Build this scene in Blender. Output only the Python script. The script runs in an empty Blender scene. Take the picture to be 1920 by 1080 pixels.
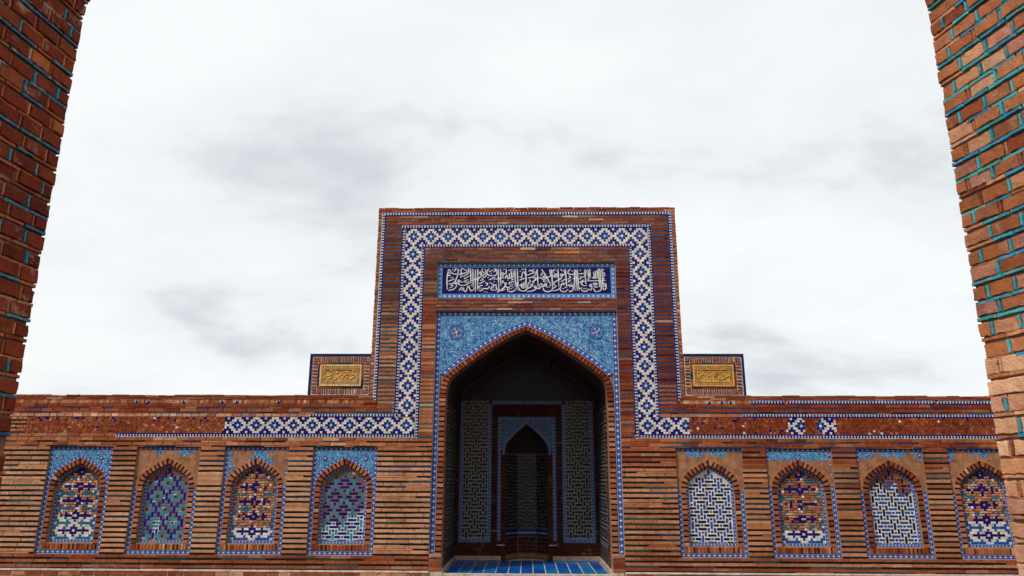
import bpy, math, random
from mathutils import Matrix, Vector
random.seed(7)
S = bpy.context.scene
COL = S.collection

# ------------------------------------------------------------------ camera
PITCH, YAW, ROLL = math.radians(14.7), math.radians(1.3), math.radians(0.22)
EYE = Vector((0.04, -11.0, 1.6))
fwd = Vector((-math.sin(YAW)*math.cos(PITCH), math.cos(YAW)*math.cos(PITCH), math.sin(PITCH)))
rgt = fwd.cross(Vector((0, 0, 1))).normalized(); upv = rgt.cross(fwd)
r2 = math.cos(ROLL)*rgt + math.sin(ROLL)*upv
u2 = -math.sin(ROLL)*rgt + math.cos(ROLL)*upv
cam = bpy.data.cameras.new('camera'); cam.sensor_width = 36.0; cam.lens = 36.0*1373/1920
cam.clip_start = 0.05; cam.clip_end = 2000
cam_o = bpy.data.objects.new('camera', cam); COL.objects.link(cam_o)
M = Matrix.Identity(4)
for i in range(3):
    M[i][0] = r2[i]; M[i][1] = u2[i]; M[i][2] = -fwd[i]; M[i][3] = EYE[i]
cam_o.matrix_world = M
S.camera = cam_o

# ------------------------------------------------------------------ sky, sun, exposure
SUN_DIR = Vector((-0.56, -0.50, 0.84)).normalized()      # towards the sun: high, left, behind the viewer
sun = bpy.data.lights.new('sun', 'SUN'); sun.energy = 1.5; sun.angle = math.radians(10); sun.color = (1.0, 0.95, 0.88)
sun_o = bpy.data.objects.new('sun', sun); COL.objects.link(sun_o)
sun_o.rotation_euler = SUN_DIR.to_track_quat('Z', 'Y').to_euler(); sun_o.location = (0, 0, 30)
W = bpy.data.worlds.new('World'); S.world = W; W.use_nodes = True
nt = W.node_tree; N = nt.nodes; L = nt.links
bg = N['Background']; bg.inputs['Strength'].default_value = 0.1
skyt = N.new('ShaderNodeTexSky'); skyt.sky_type = 'NISHITA'; skyt.sun_disc = False
skyt.sun_elevation = math.asin(SUN_DIR.z); skyt.sun_rotation = math.atan2(SUN_DIR.x, SUN_DIR.y)
tc = N.new('ShaderNodeTexCoord'); sx = N.new('ShaderNodeSeparateXYZ'); L.new(tc.outputs['Generated'], sx.inputs[0])
mz = N.new('ShaderNodeMath'); mz.operation = 'ABSOLUTE'; L.new(sx.outputs['Z'], mz.inputs[0])
ma = N.new('ShaderNodeMath'); ma.operation = 'ADD'; ma.inputs[1].default_value = 0.32; L.new(mz.outputs[0], ma.inputs[0])
dv = N.new('ShaderNodeVectorMath'); dv.operation = 'DIVIDE'
cb = N.new('ShaderNodeCombineXYZ')
for k in range(3): L.new(ma.outputs[0], cb.inputs[k])
L.new(tc.outputs['Generated'], dv.inputs[0]); L.new(cb.outputs[0], dv.inputs[1])
mp = N.new('ShaderNodeMapping'); mp.inputs['Location'].default_value = (11.80, 3.875, 19.305); mp.inputs['Scale'].default_value = (1.0, 1.25, 1.0)
L.new(dv.outputs[0], mp.inputs[0])
n1 = N.new('ShaderNodeTexNoise'); n1.inputs['Scale'].default_value = 1.9; n1.inputs['Detail'].default_value = 8; n1.inputs['Roughness'].default_value = 0.54
n1.inputs['Distortion'].default_value = 0.2
L.new(mp.outputs[0], n1.inputs['Vector'])
cr = N.new('ShaderNodeValToRGB'); L.new(n1.outputs['Fac'], cr.inputs[0])
cr.color_ramp.interpolation = 'LINEAR'
cr.color_ramp.elements[0].position = 0.32; cr.color_ramp.elements[0].color = (0.405, 0.426, 0.452, 1)
cr.color_ramp.elements[1].position = 0.62; cr.color_ramp.elements[1].color = (0.585, 0.602, 0.606, 1)
e = cr.color_ramp.elements.new(0.45); e.color = (0.535, 0.555, 0.564, 1)
sc10 = N.new('ShaderNodeVectorMath'); sc10.operation = 'SCALE'; sc10.inputs['Scale'].default_value = 10.0
L.new(cr.outputs[0], sc10.inputs[0])
mx = N.new('ShaderNodeMix'); mx.data_type = 'RGBA'; mx.inputs[0].default_value = 0.97
L.new(skyt.outputs[0], mx.inputs[6]); L.new(sc10.outputs[0], mx.inputs[7]); L.new(mx.outputs[2], bg.inputs['Color'])
S.view_settings.view_transform = 'Standard'; S.view_settings.look = 'None'
S.view_settings.exposure = 0.72; S.view_settings.gamma = 1.0
S.render.resolution_x, S.render.resolution_y = 1024, 576
S.render.engine = 'CYCLES'

# ------------------------------------------------------------------ materials
def new_mat(name):
    m = bpy.data.materials.new(name); m.use_nodes = True
    t = m.node_tree; b = t.nodes['Principled BSDF']
    return m, t, t.nodes, t.links, b
def math_n(t, op, a, b=None, c=None):
    n = t.nodes.new('ShaderNodeMath'); n.operation = op
    for i, v in enumerate((a, b, c)):
        if v is None: continue
        if isinstance(v, (int, float)): n.inputs[i].default_value = v
        else: t.links.new(v, n.inputs[i])
    return n.outputs[0]
def mix_n(t, fac, a, b, mode='MIX'):
    n = t.nodes.new('ShaderNodeMix'); n.data_type = 'RGBA'; n.blend_type = mode
    for i, v in ((0, fac), (6, a), (7, b)):
        if isinstance(v, (int, float)): n.inputs[i].default_value = v
        elif isinstance(v, tuple): n.inputs[i].default_value = v if len(v) == 4 else (*v, 1)
        else: t.links.new(v, n.inputs[i])
    return n.outputs[2]
def noise_n(t, vec, scale, detail=4, rough=0.55, dist=0.0):
    n = t.nodes.new('ShaderNodeTexNoise'); n.inputs['Scale'].default_value = scale
    n.inputs['Detail'].default_value = detail; n.inputs['Roughness'].default_value = rough; n.inputs['Distortion'].default_value = dist
    if vec is not None: t.links.new(vec, n.inputs['Vector'])
    return n.outputs['Fac']
def ramp_n(t, fac, stops):
    n = t.nodes.new('ShaderNodeValToRGB'); t.links.new(fac, n.inputs[0])
    el = n.color_ramp.elements
    while len(el) < len(stops): el.new(0.5)
    for s, (p, c) in zip(el, stops):
        s.position = p; s.color = (c, c, c, 1) if isinstance(c, (int, float)) else (*c, 1)
    return n.outputs[0]
def piece_colour(t):
    oi = t.nodes.new('ShaderNodeObjectInfo'); at = t.nodes.new('ShaderNodeAttribute'); at.attribute_name = 'Col'
    return mix_n(t, 1.0, oi.outputs['Color'], at.outputs['Color'], 'MULTIPLY'), at
def position(t): return t.nodes.new('ShaderNodeNewGeometry').outputs['Position']
def bump(t, b, h, strength, dist):
    n = t.nodes.new('ShaderNodeBump'); n.inputs['Strength'].default_value = strength; n.inputs['Distance'].default_value = dist
    t.links.new(h, n.inputs['Height']); t.links.new(n.outputs[0], b.inputs['Normal'])

def mat_brick(name, fine, blotch, plo=.60, pmax=.38):
    m, t, n, l, b = new_mat(name)
    c, at = piece_colour(t); p = position(t)
    big = ramp_n(t, noise_n(t, p, 1.3, 5), [(0.3, 0.86), (0.7, 1.22)])
    mid = ramp_n(t, noise_n(t, p, blotch, 6, 0.65), [(0.28, 0.70), (0.5, 1.05), (0.74, 1.32)])
    c = mix_n(t, 1.0, c, big, 'MULTIPLY'); c = mix_n(t, 1.0, c, mid, 'MULTIPLY')
    st = ramp_n(t, noise_n(t, p, 0.9, 6, 0.6, 0.6), [(0.46, 0.0), (0.66, 0.75)])
    c = mix_n(t, st, c, mix_n(t, 1.0, c, (0.62, 0.42, 0.34), 'MULTIPLY'))
    pale = ramp_n(t, noise_n(t, p, blotch*0.55, 5, 0.7, 0.4), [(plo, 0.0), (plo+.12, pmax)])
    c = mix_n(t, pale, c, (0.52, 0.36, 0.25))
    dark = ramp_n(t, noise_n(t, p, blotch*1.7, 3, 0.6, 0.2), [(0.22, 0.7), (0.33, 0.0)])
    c = mix_n(t, dark, c, (0.05, 0.022, 0.014))
    l.new(c, b.inputs['Base Color']); b.inputs['Roughness'].default_value = 0.92
    b.inputs['Specular IOR Level'].default_value = 0.2
    h = mix_n(t, 0.4, noise_n(t, p, fine, 6, 0.7), noise_n(t, p, fine*0.2, 3, 0.6))
    bump(t, b, h, 1.0, 0.02 if fine < 80 else 0.006)
    return m
BRICK = mat_brick('fired_brick', 95, 16)
NEAR = mat_brick('weathered_brick', 42, 13, .57, .6)

def mat_glaze(name, lim):
    m, t, n, l, b = new_mat(name)
    c, at = piece_colour(t); p = position(t)
    v = ramp_n(t, noise_n(t, p, 14, 5, 0.6), [(0.3, 0.62), (0.7, 1.3)])
    c = mix_n(t, 1.0, c, v, 'MULTIPLY')
    chip = ramp_n(t, noise_n(t, p, 38, 4, 0.65), [(lim, 0.0), (lim+.02, 0.85)])
    c = mix_n(t, chip, c, (0.42, 0.24, 0.15))
    l.new(c, b.inputs['Base Color'])
    r = math_n(t, 'MULTIPLY_ADD', chip, 0.5, 0.30); l.new(r, b.inputs['Roughness'])
    b.inputs['Specular IOR Level'].default_value = 0.18
    bump(t, b, noise_n(t, p, 30, 4), 0.35, 0.006)
    return m
GLAZE = mat_glaze('glazed_tile', .69); WORN = mat_glaze('worn_glazed_strip', .585)

def mat_mortar():
    m, t, n, l, b = new_mat('lime_mortar')
    c, at = piece_colour(t); p = position(t)
    v = ramp_n(t, noise_n(t, p, 9, 6, 0.65), [(0.3, 0.6), (0.7, 1.25)])
    c = mix_n(t, 1.0, c, v, 'MULTIPLY')
    l.new(c, b.inputs['Base Color']); b.inputs['Roughness'].default_value = 0.95
    bump(t, b, noise_n(t, p, 70, 6, 0.7), 0.8, 0.006)
    return m
MORTAR = mat_mortar()

def uv_n(t):
    u = t.nodes.new('ShaderNodeUVMap'); u.uv_map = 'UVMap'
    s = t.nodes.new('ShaderNodeSeparateXYZ'); t.links.new(u.outputs[0], s.inputs[0])
    return u.outputs[0], s.outputs['X'], s.outputs['Y']
LOST = (0.40, 0.19, 0.095)
def worn(t, c, at, scale=17):
    """terracotta body shows where the glaze has fallen off; Col.r = share of glaze left"""
    p = position(t)
    sp = t.nodes.new('ShaderNodeSeparateColor'); t.links.new(at.outputs['Color'], sp.inputs[0])
    nz = noise_n(t, p, scale, 5, 0.6, 0.3)
    nz = math_n(t, 'MULTIPLY_ADD', nz, 1.9, -0.45)
    lost = math_n(t, 'GREATER_THAN', nz, sp.outputs[0])
    body = mix_n(t, 1.0, LOST, ramp_n(t, noise_n(t, p, 11, 5, 0.6), [(0.3, 0.65), (0.7, 1.35)]), 'MULTIPLY')
    return mix_n(t, lost, c, body), lost
def mat_floral(name, k):
    m, t, n, l, b = new_mat(name)
    uv, u, v = uv_n(t)
    at = n.new('ShaderNodeAttribute'); at.attribute_name = 'Col'
    base = ramp_n(t, noise_n(t, uv, 9, 3), [(0.3, (0.035*k, 0.22*k, 0.56*k)), (0.5, (0.05*k, 0.32*k, 0.64*k)), (0.72, (0.08*k, 0.42*k, 0.68*k))])
    vo = n.new('ShaderNodeTexVoronoi'); vo.feature = 'DISTANCE_TO_EDGE'; vo.inputs['Scale'].default_value = 24
    nz = n.new('ShaderNodeTexNoise'); nz.inputs['Scale'].default_value = 16; l.new(uv, nz.inputs['Vector'])
    ad = n.new('ShaderNodeVectorMath'); ad.operation = 'MULTIPLY_ADD'; l.new(nz.outputs['Color'], ad.inputs[0]); ad.inputs[1].default_value = (0.06,)*3; l.new(uv, ad.inputs[2])
    l.new(ad.outputs[0], vo.inputs['Vector'])
    white = math_n(t, 'LESS_THAN', vo.outputs['Distance'], 0.05)
    vf = n.new('ShaderNodeTexVoronoi'); vf.inputs['Scale'].default_value = 33; l.new(ad.outputs[0], vf.inputs['Vector'])
    flower = math_n(t, 'LESS_THAN', vf.outputs['Distance'], 0.17)
    scroll = noise_n(t, ad.outputs[0], 11, 2, 0.5, 2.2)
    scroll = math_n(t, 'LESS_THAN', math_n(t, 'ABSOLUTE', math_n(t, 'SUBTRACT', scroll, 0.5)), 0.02)
    c = mix_n(t, white, base, (0.46*k, 0.66*k, 0.76*k))
    c = mix_n(t, flower, c, (0.02*k, 0.10*k, 0.46*k))
    c = mix_n(t, scroll, c, (0.02, 0.045, 0.30))
    c, lost = worn(t, c, at)
    l.new(c, b.inputs['Base Color']); l.new(math_n(t, 'MULTIPLY_ADD', lost, 0.5, 0.32), b.inputs['Roughness'])
    b.inputs['Specular IOR Level'].default_value = 0.18
    bump(t, b, math_n(t, 'MULTIPLY', lost, -1.0), 0.6, 0.008)
    return m
FLORAL = mat_floral('floral_painted_tile', 0.88); FLORAL_D = mat_floral('shade_tinted_floral_tile', 0.45)  # second copy is darker: niche shade put into the tile colour
def mat_border(name, ground, ink, dot):
    """painted border tile: u counts repeats along the strip, v runs across it"""
    m, t, n, l, b = new_mat(name)
    uv, u, v = uv_n(t)
    at = n.new('ShaderNodeAttribute'); at.attribute_name = 'Col'
    fu = math_n(t, 'ABSOLUTE', math_n(t, 'SUBTRACT', math_n(t, 'FRACT', u), 0.5))       # 0 at motif centre
    fv = math_n(t, 'ABSOLUTE', math_n(t, 'SUBTRACT', v, 0.5))
    dd = math_n(t, 'ADD', math_n(t, 'MULTIPLY', fu, 1.1), fv)
    diamond = math_n(t, 'LESS_THAN', dd, 0.25)
    cross = math_n(t, 'LESS_THAN', math_n(t, 'ABSOLUTE', math_n(t, 'SUBTRACT', math_n(t, 'ADD', fu, fv), 0.5)), 0.07)
    gu = math_n(t, 'SUBTRACT', 0.5, fu)
    leaf = math_n(t, 'LESS_THAN', math_n(t, 'ABSOLUTE', math_n(t, 'SUBTRACT', gu, fv)), 0.05)
    edge = math_n(t, 'GREATER_THAN', fv, 0.43)
    c = mix_n(t, noise_n(t, uv, 3.0, 3), ground, tuple(x*1.7 for x in ground))
    c = mix_n(t, leaf, c, ink); c = mix_n(t, cross, c, (0.10, 0.25, 0.62))
    c = mix_n(t, diamond, c, dot); c = mix_n(t, edge, c, (0.40, 0.50, 0.68))
    c, lost = worn(t, c, at)
    l.new(c, b.inputs['Base Color']); l.new(math_n(t, 'MULTIPLY_ADD', lost, 0.5, 0.32), b.inputs['Roughness'])
    b.inputs['Specular IOR Level'].default_value = 0.18
    bump(t, b, math_n(t, 'MULTIPLY', lost, -1.0), 0.6, 0.008)
    return m
BORDER = mat_border('navy_border_tile', (0.012, 0.028, 0.22), (0.55, 0.62, 0.74), (0.80, 0.83, 0.84))
BORDER_D = mat_border('shade_tinted_border_tile', (0.006, 0.014, 0.10), (0.20, 0.24, 0.32), (0.50, 0.52, 0.54))  # darker copy of the navy border, niche shade painted into it
BORDER2 = mat_border('light_blue_border_tile', (0.04, 0.20, 0.50), (0.10, 0.50, 0.62), (0.75, 0.80, 0.82))
def mat_stone():
    m, t, n, l, b = new_mat('carved_sandstone')
    c, at = piece_colour(t); p = position(t)
    c = mix_n(t, 1.0, c, ramp_n(t, noise_n(t, p, 12, 6, 0.65), [(0.3, 0.62), (0.7, 1.3)]), 'MULTIPLY')
    l.new(c, b.inputs['Base Color']); b.inputs['Roughness'].default_value = 0.85
    bump(t, b, noise_n(t, p, 60, 5, 0.7), 0.7, 0.006)
    return m
STONE = mat_stone()
def mat_vault():
    m, t, n, l, b = new_mat('vault_brickwork')
    tcx = n.new('ShaderNodeUVMap'); tcx.uv_map = 'UVMap'
    br = n.new('ShaderNodeTexBrick'); l.new(tcx.outputs[0], br.inputs['Vector'])
    br.inputs['Scale'].default_value = 1.0; br.inputs['Brick Width'].default_value = 0.22; br.inputs['Row Height'].default_value = 0.07
    br.inputs['Mortar Size'].default_value = 0.006
    br.inputs['Color1'].default_value = (0.05, 0.022, 0.014, 1); br.inputs['Color2'].default_value = (0.03, 0.014, 0.010, 1); br.inputs['Mortar'].default_value = (0.035, 0.025, 0.02, 1)  # near-black brick: the vault's shade is in the base colour
    l.new(br.outputs['Color'], b.inputs['Base Color']); b.inputs['Roughness'].default_value = 0.95
    bump(t, b, br.outputs['Fac'], -0.5, 0.01)
    return m
VAULT = mat_vault()
def mat_ground():
    m, t, n, l, b = new_mat('brick_paving')
    p = position(t)
    br = n.new('ShaderNodeTexBrick'); l.new(p, br.inputs['Vector'])
    br.inputs['Scale'].default_value = 1.0; br.inputs['Brick Width'].default_value = 0.24; br.inputs['Row Height'].default_value = 0.12
    br.inputs['Mortar Size'].default_value = 0.008
    br.inputs['Color1'].default_value = (0.15, 0.075, 0.045, 1); br.inputs['Color2'].default_value = (0.11, 0.05, 0.032, 1); br.inputs['Mortar'].default_value = (0.12, 0.09, 0.07, 1)
    c = mix_n(t, 1.0, br.outputs['Color'], ramp_n(t, noise_n(t, p, 1.5, 6), [(0.3, 0.7), (0.7, 1.25)]), 'MULTIPLY')
    l.new(c, b.inputs['Base Color']); b.inputs['Roughness'].default_value = 0.9
    bump(t, b, br.outputs['Fac'], -0.4, 0.01)
    return m
GROUND = mat_ground()

# ------------------------------------------------------------------ geometry helpers
ID = Matrix.Identity(4)
class Geo:
    """verts / faces / per-vertex colour / optional per-vertex uv"""
    def __init__(s): s.v = []; s.f = []; s.c = []; s.uv = []
    def add(s, v, f, col=(1, 1, 1), uv=None):
        o = len(s.v); s.v += v; s.f += [tuple(i+o for i in q) for q in f]
        if isinstance(col, list): s.c += col
        else: s.c += [col]*len(v)
        s.uv += uv if uv else [(0.0, 0.0)]*len(v)
def mesh_of(name, g, mat, off=Vector((0, 0, 0))):
    me = bpy.data.meshes.new(name)
    me.from_pydata([(v[0]-off[0], v[1]-off[1], v[2]-off[2]) for v in g.v], [], g.f)
    a = me.color_attributes.new('Col', 'FLOAT_COLOR', 'POINT')
    a.data.foreach_set('color', [x for c in g.c for x in (c[0], c[1], c[2], 1.0)])
    if any(u != (0.0, 0.0) for u in g.uv):
        ul = me.uv_layers.new(name='UVMap')
        li = [0]*len(me.loops); me.loops.foreach_get('vertex_index', li)
        ul.data.foreach_set('uv', [x for i in li for x in g.uv[i]])
    me.materials.append(mat)
    return me
def prism(pts, y0, y1, bev=0.0, frame=None):
    """outline pts (x,z) facing -Y: front at y0, back at y1"""
    n = len(pts); v = []; f = []
    area = sum(pts[i][0]*pts[(i+1) % n][1]-pts[(i+1) % n][0]*pts[i][1] for i in range(n))
    if area < 0: pts = pts[::-1]
    if bev > 0:
        cx = sum(p[0] for p in pts)/n; cz = sum(p[1] for p in pts)/n
        for (x, z) in pts:
            d = math.hypot(cx-x, cz-z) or 1
            v.append((x+(cx-x)/d*bev*1.4, y0, z+(cz-z)/d*bev*1.4))
        v += [(x, y0+bev, z) for x, z in pts]; v += [(x, y1, z) for x, z in pts]; rings = 3
    else:
        v += [(x, y0, z) for x, z in pts]; v += [(x, y1, z) for x, z in pts]; rings = 2
    f.append(tuple(range(n)))
    for r in range(rings-1):
        for i in range(n):
            j = (i+1) % n
            f.append((r*n+j, r*n+i, (r+1)*n+i, (r+1)*n+j))
    if frame is not None: v = [tuple(frame @ Vector(p)) for p in v]
    return v, f
def box(x0, x1, y0, y1, z0, z1):
    v = [(x0, y0, z0), (x1, y0, z0), (x1, y0, z1), (x0, y0, z1), (x0, y1, z0), (x1, y1, z0), (x1, y1, z1), (x0, y1, z1)]
    f = [(0, 1, 2, 3), (5, 4, 7, 6), (4, 0, 3, 7), (1, 5, 6, 2), (3, 2, 6, 7), (4, 5, 1, 0)]
    return v, f
RB = random.Random(11)
def rough_outline(w, h, jit, per):
    pts = []
    def jj(): return RB.random()**2*jit
    nx = max(1, per); nz = 1 if h < 0.035 else max(1, per//2)
    for i in range(nx): pts.append((w*i/nx + (jj() if i == 0 else RB.uniform(-.2, .2)*w/nx), jj()))
    for i in range(nz): pts.append((w-jj(), h*i/nz + (jj() if i == 0 else 0)))
    for i in range(nx): pts.append((w-w*i/nx - (jj() if i == 0 else RB.uniform(-.2, .2)*w/nx), h-jj()))
    for i in range(nz): pts.append((jj(), h-h*i/nz - (jj() if i == 0 else 0)))
    return pts
CACHE = {}
def unit_piece(w, d, h, style, mat, variants=4):
    """cached shared mesh: origin at centre of the front face"""
    if style == 'near': q, jit, bev, per = 0.02, 0.007, 0.003, 5
    elif style == 'brick': q, jit, bev, per = 0.02, 0.005, 0.0035, 3
    else: q, jit, bev, per = 0.01, 0.0008, 0.0015, 1
    kw = max(1, round(w/q)); kh = max(1, round(h/0.01)); kd = max(1, round(d/0.02))
    key = (style, mat.name, kw, kh, kd, RB.randrange(variants))
    if key not in CACHE:
        W_, H_ = kw*q, kh*0.01
        bev = min(bev, H_*0.2, W_*0.2); jit = min(jit, H_*0.2, W_*0.2)
        o = [(x-W_/2, z-H_/2) for x, z in rough_outline(W_, H_, jit, per)]
        v, f = prism(o, 0.0, kd*0.02, bev)
        g = Geo(); g.add(v, f); CACHE[key] = (mesh_of(style+'_piece', g, mat), W_, kd*0.02, H_, v, f)
    return CACHE[key]

class Thing:
    def __init__(s, name, label, cat, loc=(0, 0, 0), group=None):
        s.e = bpy.data.objects.new(name, None); COL.objects.link(s.e); s.e.location = loc; s.loc = Vector(loc)
        s.e['label'] = label; s.e['category'] = cat
        if group: s.e['group'] = group
        s.e.empty_display_size = 0.2
        s.pieces = {}; s.geos = {}; s.parents = {}
    def part(s, name, g, mat, kind=None, parent=None, label=None):
        po = s.loc if parent is None else s.loc
        o = bpy.data.objects.new(name, mesh_of(name, g, mat, po)); COL.objects.link(o)
        o.parent = parent or s.e
        if kind: o['kind'] = kind
        if label: o['label'] = label
        return o
    def piece(s, name, cx, y, cz, w, d, h, col, mat=None, style='brick', frame=ID, parent=None):
        """box-like piece; (cx,y,cz) centre of its front face"""
        s.pieces.setdefault((name, parent), []).append(('u', w*h, (cx, y, cz, w, d, h, frame), col, mat or BRICK, style))
    def shape(s, name, pts, y0, y1, col, mat=None, bev=0.002, uv=None, cols=None, frame=ID, parent=None):
        """free-outline piece"""
        xs = [p[0] for p in pts]; zs = [p[1] for p in pts]
        s.pieces.setdefault((name, parent), []).append(('p', (max(xs)-min(xs))*(max(zs)-min(zs)), (pts, y0, y1, bev, uv, cols, frame), col, mat or BRICK, None))
    def raw(s, name, v, f, col, mat, uv=None, area=0.01, parent=None):
        s.pieces.setdefault((name, parent), []).append(('r', area, (v, f, uv), col, mat, None))
    def build(s, limit=300, joined=()):
        for (name, parent), lst in s.pieces.items():
            if name in joined: solo, rest = [], lst
            elif len(lst) <= limit: solo, rest = lst, []
            else:
                lst = sorted(lst, key=lambda q: -q[1]); solo, rest = lst[:limit], lst[limit:]
            par = parent or s.e
            for q in solo:
                kind, _, a, col, mat, style = q
                if kind == 'u':
                    cx, y, cz, w, d, h, fr = a
                    me, W_, D_, H_, _, _ = unit_piece(w, d, h, style, mat)
                    o = bpy.data.objects.new(name, me); COL.objects.link(o); o.parent = par
                    m = fr @ Matrix.Translation((cx, y, cz)) @ Matrix.Diagonal((w/W_, d/D_, h/H_, 1))
                    m = Matrix.Translation(-s.loc) @ m
                    if fr is ID: o.location = m.translation; o.scale = (w/W_, d/D_, h/H_)
                    else: o.matrix_local = m
                    o.color = (*col, 1)
                else:
                    g = Geo(); s._flat(g, q)
                    o = bpy.data.objects.new(name, mesh_of(name, g, mat, s.loc)); COL.objects.link(o); o.parent = par
            by = {}
            for q in rest: s._flat(by.setdefault(q[4].name, (Geo(), q[4]))[0], q)
            for g, mat in by.values():
                o = s.part(name if name in joined else name, g, mat, 'stuff'); o.parent = par
    def _flat(s, g, q):
        kind, _, a, col, mat, style = q
        if kind == 'u':
            cx, y, cz, w, d, h, fr = a
            if style == 'cell':
                v, f = box(cx-w/2, cx+w/2, y, y+d, cz-h/2, cz+h/2); f = f[:1]+f[2:]
                if fr is not ID: v = [tuple(fr @ Vector(p)) for p in v]
                g.add(v, f, col)
            else:
                me, W_, D_, H_, v, f = unit_piece(w, d, h, style, mat)
                sx, sy, sz = w/W_, d/D_, h/H_
                if fr is ID: v = [(p[0]*sx+cx, p[1]*sy+y, p[2]*sz+cz) for p in v]
                else: v = [tuple(fr @ Vector((p[0]*sx+cx, p[1]*sy+y, p[2]*sz+cz))) for p in v]
                g.add(v, f, col)
        elif kind == 'p':
            pts, y0, y1, bev, uv, cols, fr = a
            n = len(pts); k = 3 if bev > 0 else 2
            ar = sum(pts[i][0]*pts[(i+1) % n][1]-pts[(i+1) % n][0]*pts[i][1] for i in range(n))
            if ar < 0:
                pts = pts[::-1]; uv = uv[::-1] if uv else None; cols = cols[::-1] if cols else None
            v, f = prism(pts, y0, y1, bev, None if fr is ID else fr)
            g.add(v, f, (cols*k) if cols else col, (uv*k) if uv else None)
        else:
            v, f, uv = a; g.add(v, f, col, uv)

def lerp(a, b, t): return tuple(a[i]+(b[i]-a[i])*t for i in range(3))
BUFF = (0.66, 0.345, 0.185); ORNG = (0.45, 0.150, 0.050); RED = (0.27, 0.044, 0.015); DRED = (0.15, 0.022, 0.010); PALE = (0.72, 0.46, 0.29)
def bcol(mixw):
    """random fired-brick colour; mixw = weights (buff, orange, red, darkred, pale)"""
    pal = (BUFF, ORNG, RED, DRED, PALE); sw = sum(mixw)
    mean = tuple(sum(w*p[i] for w, p in zip(mixw, pal))/sw for i in range(3))
    a = random.choices(pal, mixw)[0]
    c = lerp(mean, a, random.choice((.15, .3, .45, .6, .8))); k = random.uniform(0.84, 1.14)
    return tuple(x*k for x in c)
WHITE = (0.80, 0.77, 0.69); NAVY = (0.008, 0.010, 0.19); BLUE = (0.015, 0.10, 0.42); TEAL = (0.02, 0.20, 0.30); TURQ = (0.03, 0.26, 0.30); INK = (0.012, 0.014, 0.035)
def jit(c, k=0.15):
    s_ = random.uniform(1-k, 1+k); return tuple(x*s_ for x in c)
def strip_col(kind):
    r = random.random()
    if kind == 'dark': return jit((0.008, 0.015, 0.018) if r < .74 else (0.018, 0.085, 0.10) if r < .9 else (0.012, 0.04, 0.12), .3)
    if kind == 'blue': return jit((0.018, 0.075, 0.20) if r < .65 else (0.02, 0.12, 0.20) if r < .85 else (0.012, 0.02, 0.06), .3)
    if kind == 'teal': return jit((0.025, 0.14, 0.19) if r < .6 else (0.02, 0.07, 0.12) if r < .8 else (0.10, 0.14, 0.13), .3)

def cut(x0, x1, z0, z1, holes):
    """1-D cut of [x0,x1] by rect holes overlapping the course"""
    segs = [(x0, x1)]
    for hx0, hx1, hz0, hz1 in holes:
        if z1 <= hz0+1e-4 or z0 >= hz1-1e-4: continue
        out = []
        for a, b in segs:
            if hx1 <= a or hx0 >= b: out.append((a, b)); continue
            if hx0-a > 0.004: out.append((a, hx0))
            if b-hx1 > 0.004: out.append((hx1, b))
        segs = out
    return segs
def brick_field(T, x0, x1, z0, z1, pitch, blen, weights, strip=None, sfrac=0.3, miss=0.08, holes=(), y=0.0, joint=0.006, mixfn=None, depth=0.09, ragged=0.0, coherent=0.0, smin=.12, smax=.34):
    n = max(1, round((z1-z0)/pitch)); p = (z1-z0)/n; sh = p*sfrac if strip else 0.0
    for k in range(n):
        za = z0+k*p; zb = za+p
        course = bcol(mixfn((x0+x1)/2, za) if mixfn else weights)
        for a, b in cut(x0, x1, za+sh, zb, holes):
            x = a - (random.random()*blen if (b-a) > blen*1.6 else 0)
            while x < b-0.004:
                l_ = blen*random.uniform(0.72, 1.2) if (b-a) > blen*1.6 else (b-a)
                xa, xb = max(a, x), min(b, x+l_)
                if b-xb < blen*0.25: xb = b
                if xb-xa > 0.012:
                    w = mixfn((xa+xb)/2, (za+zb)/2) if mixfn else weights
                    T.piece('brick', (xa+xb)/2, y+random.uniform(-0.003, 0.004), (za+sh+zb)/2+random.uniform(-1, 1)*ragged, xb-xa-joint*random.uniform(.3, 1), depth, zb-za-sh-joint*random.uniform(.35, .8), lerp(bcol(w), course, coherent))
                x = xb if xb == b else x+l_
        if strip:
            for a, b in cut(x0, x1, za, za+sh, holes):
                x = a
                while x < b-0.004:
                    l_ = random.uniform(smin, smax); xb = min(b, x+l_)
                    if b-xb < 0.04: xb = b
                    ms = miss(x, za) if callable(miss) else miss
                    if random.random() > ms:
                        T.piece('glazed_strip', (x+xb)/2, y+random.uniform(-0.002, 0.003), za+sh/2, xb-x-0.003, 0.06, sh*random.uniform(.75, .98), strip_col(strip(x, za) if callable(strip) else strip), GLAZE, 'tile')
                    else:
                        w = mixfn((x+xb)/2, za) if mixfn else weights
                        T.piece('brick', (x+xb)/2, y+random.uniform(-0.001, 0.004), za+sh/2, xb-x-0.004, 0.06, sh*random.uniform(.8, .98), bcol(w))
                    x = xb
def catmull(pts, sub=6):
    out = []
    P = [pts[0]]+list(pts)+[pts[-1]]
    for i in range(1, len(P)-2):
        p0, p1, p2, p3 = P[i-1:i+3]
        for k in range(sub):
            t = k/sub; t2 = t*t; t3 = t2*t
            out.append(tuple(0.5*((2*p1[j])+(-p0[j]+p2[j])*t+(2*p0[j]-5*p1[j]+4*p2[j]-p3[j])*t2+(-p0[j]+3*p1[j]-3*p2[j]+p3[j])*t3) for j in (0, 1)))
    out.append(tuple(pts[-1])); return out
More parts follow.
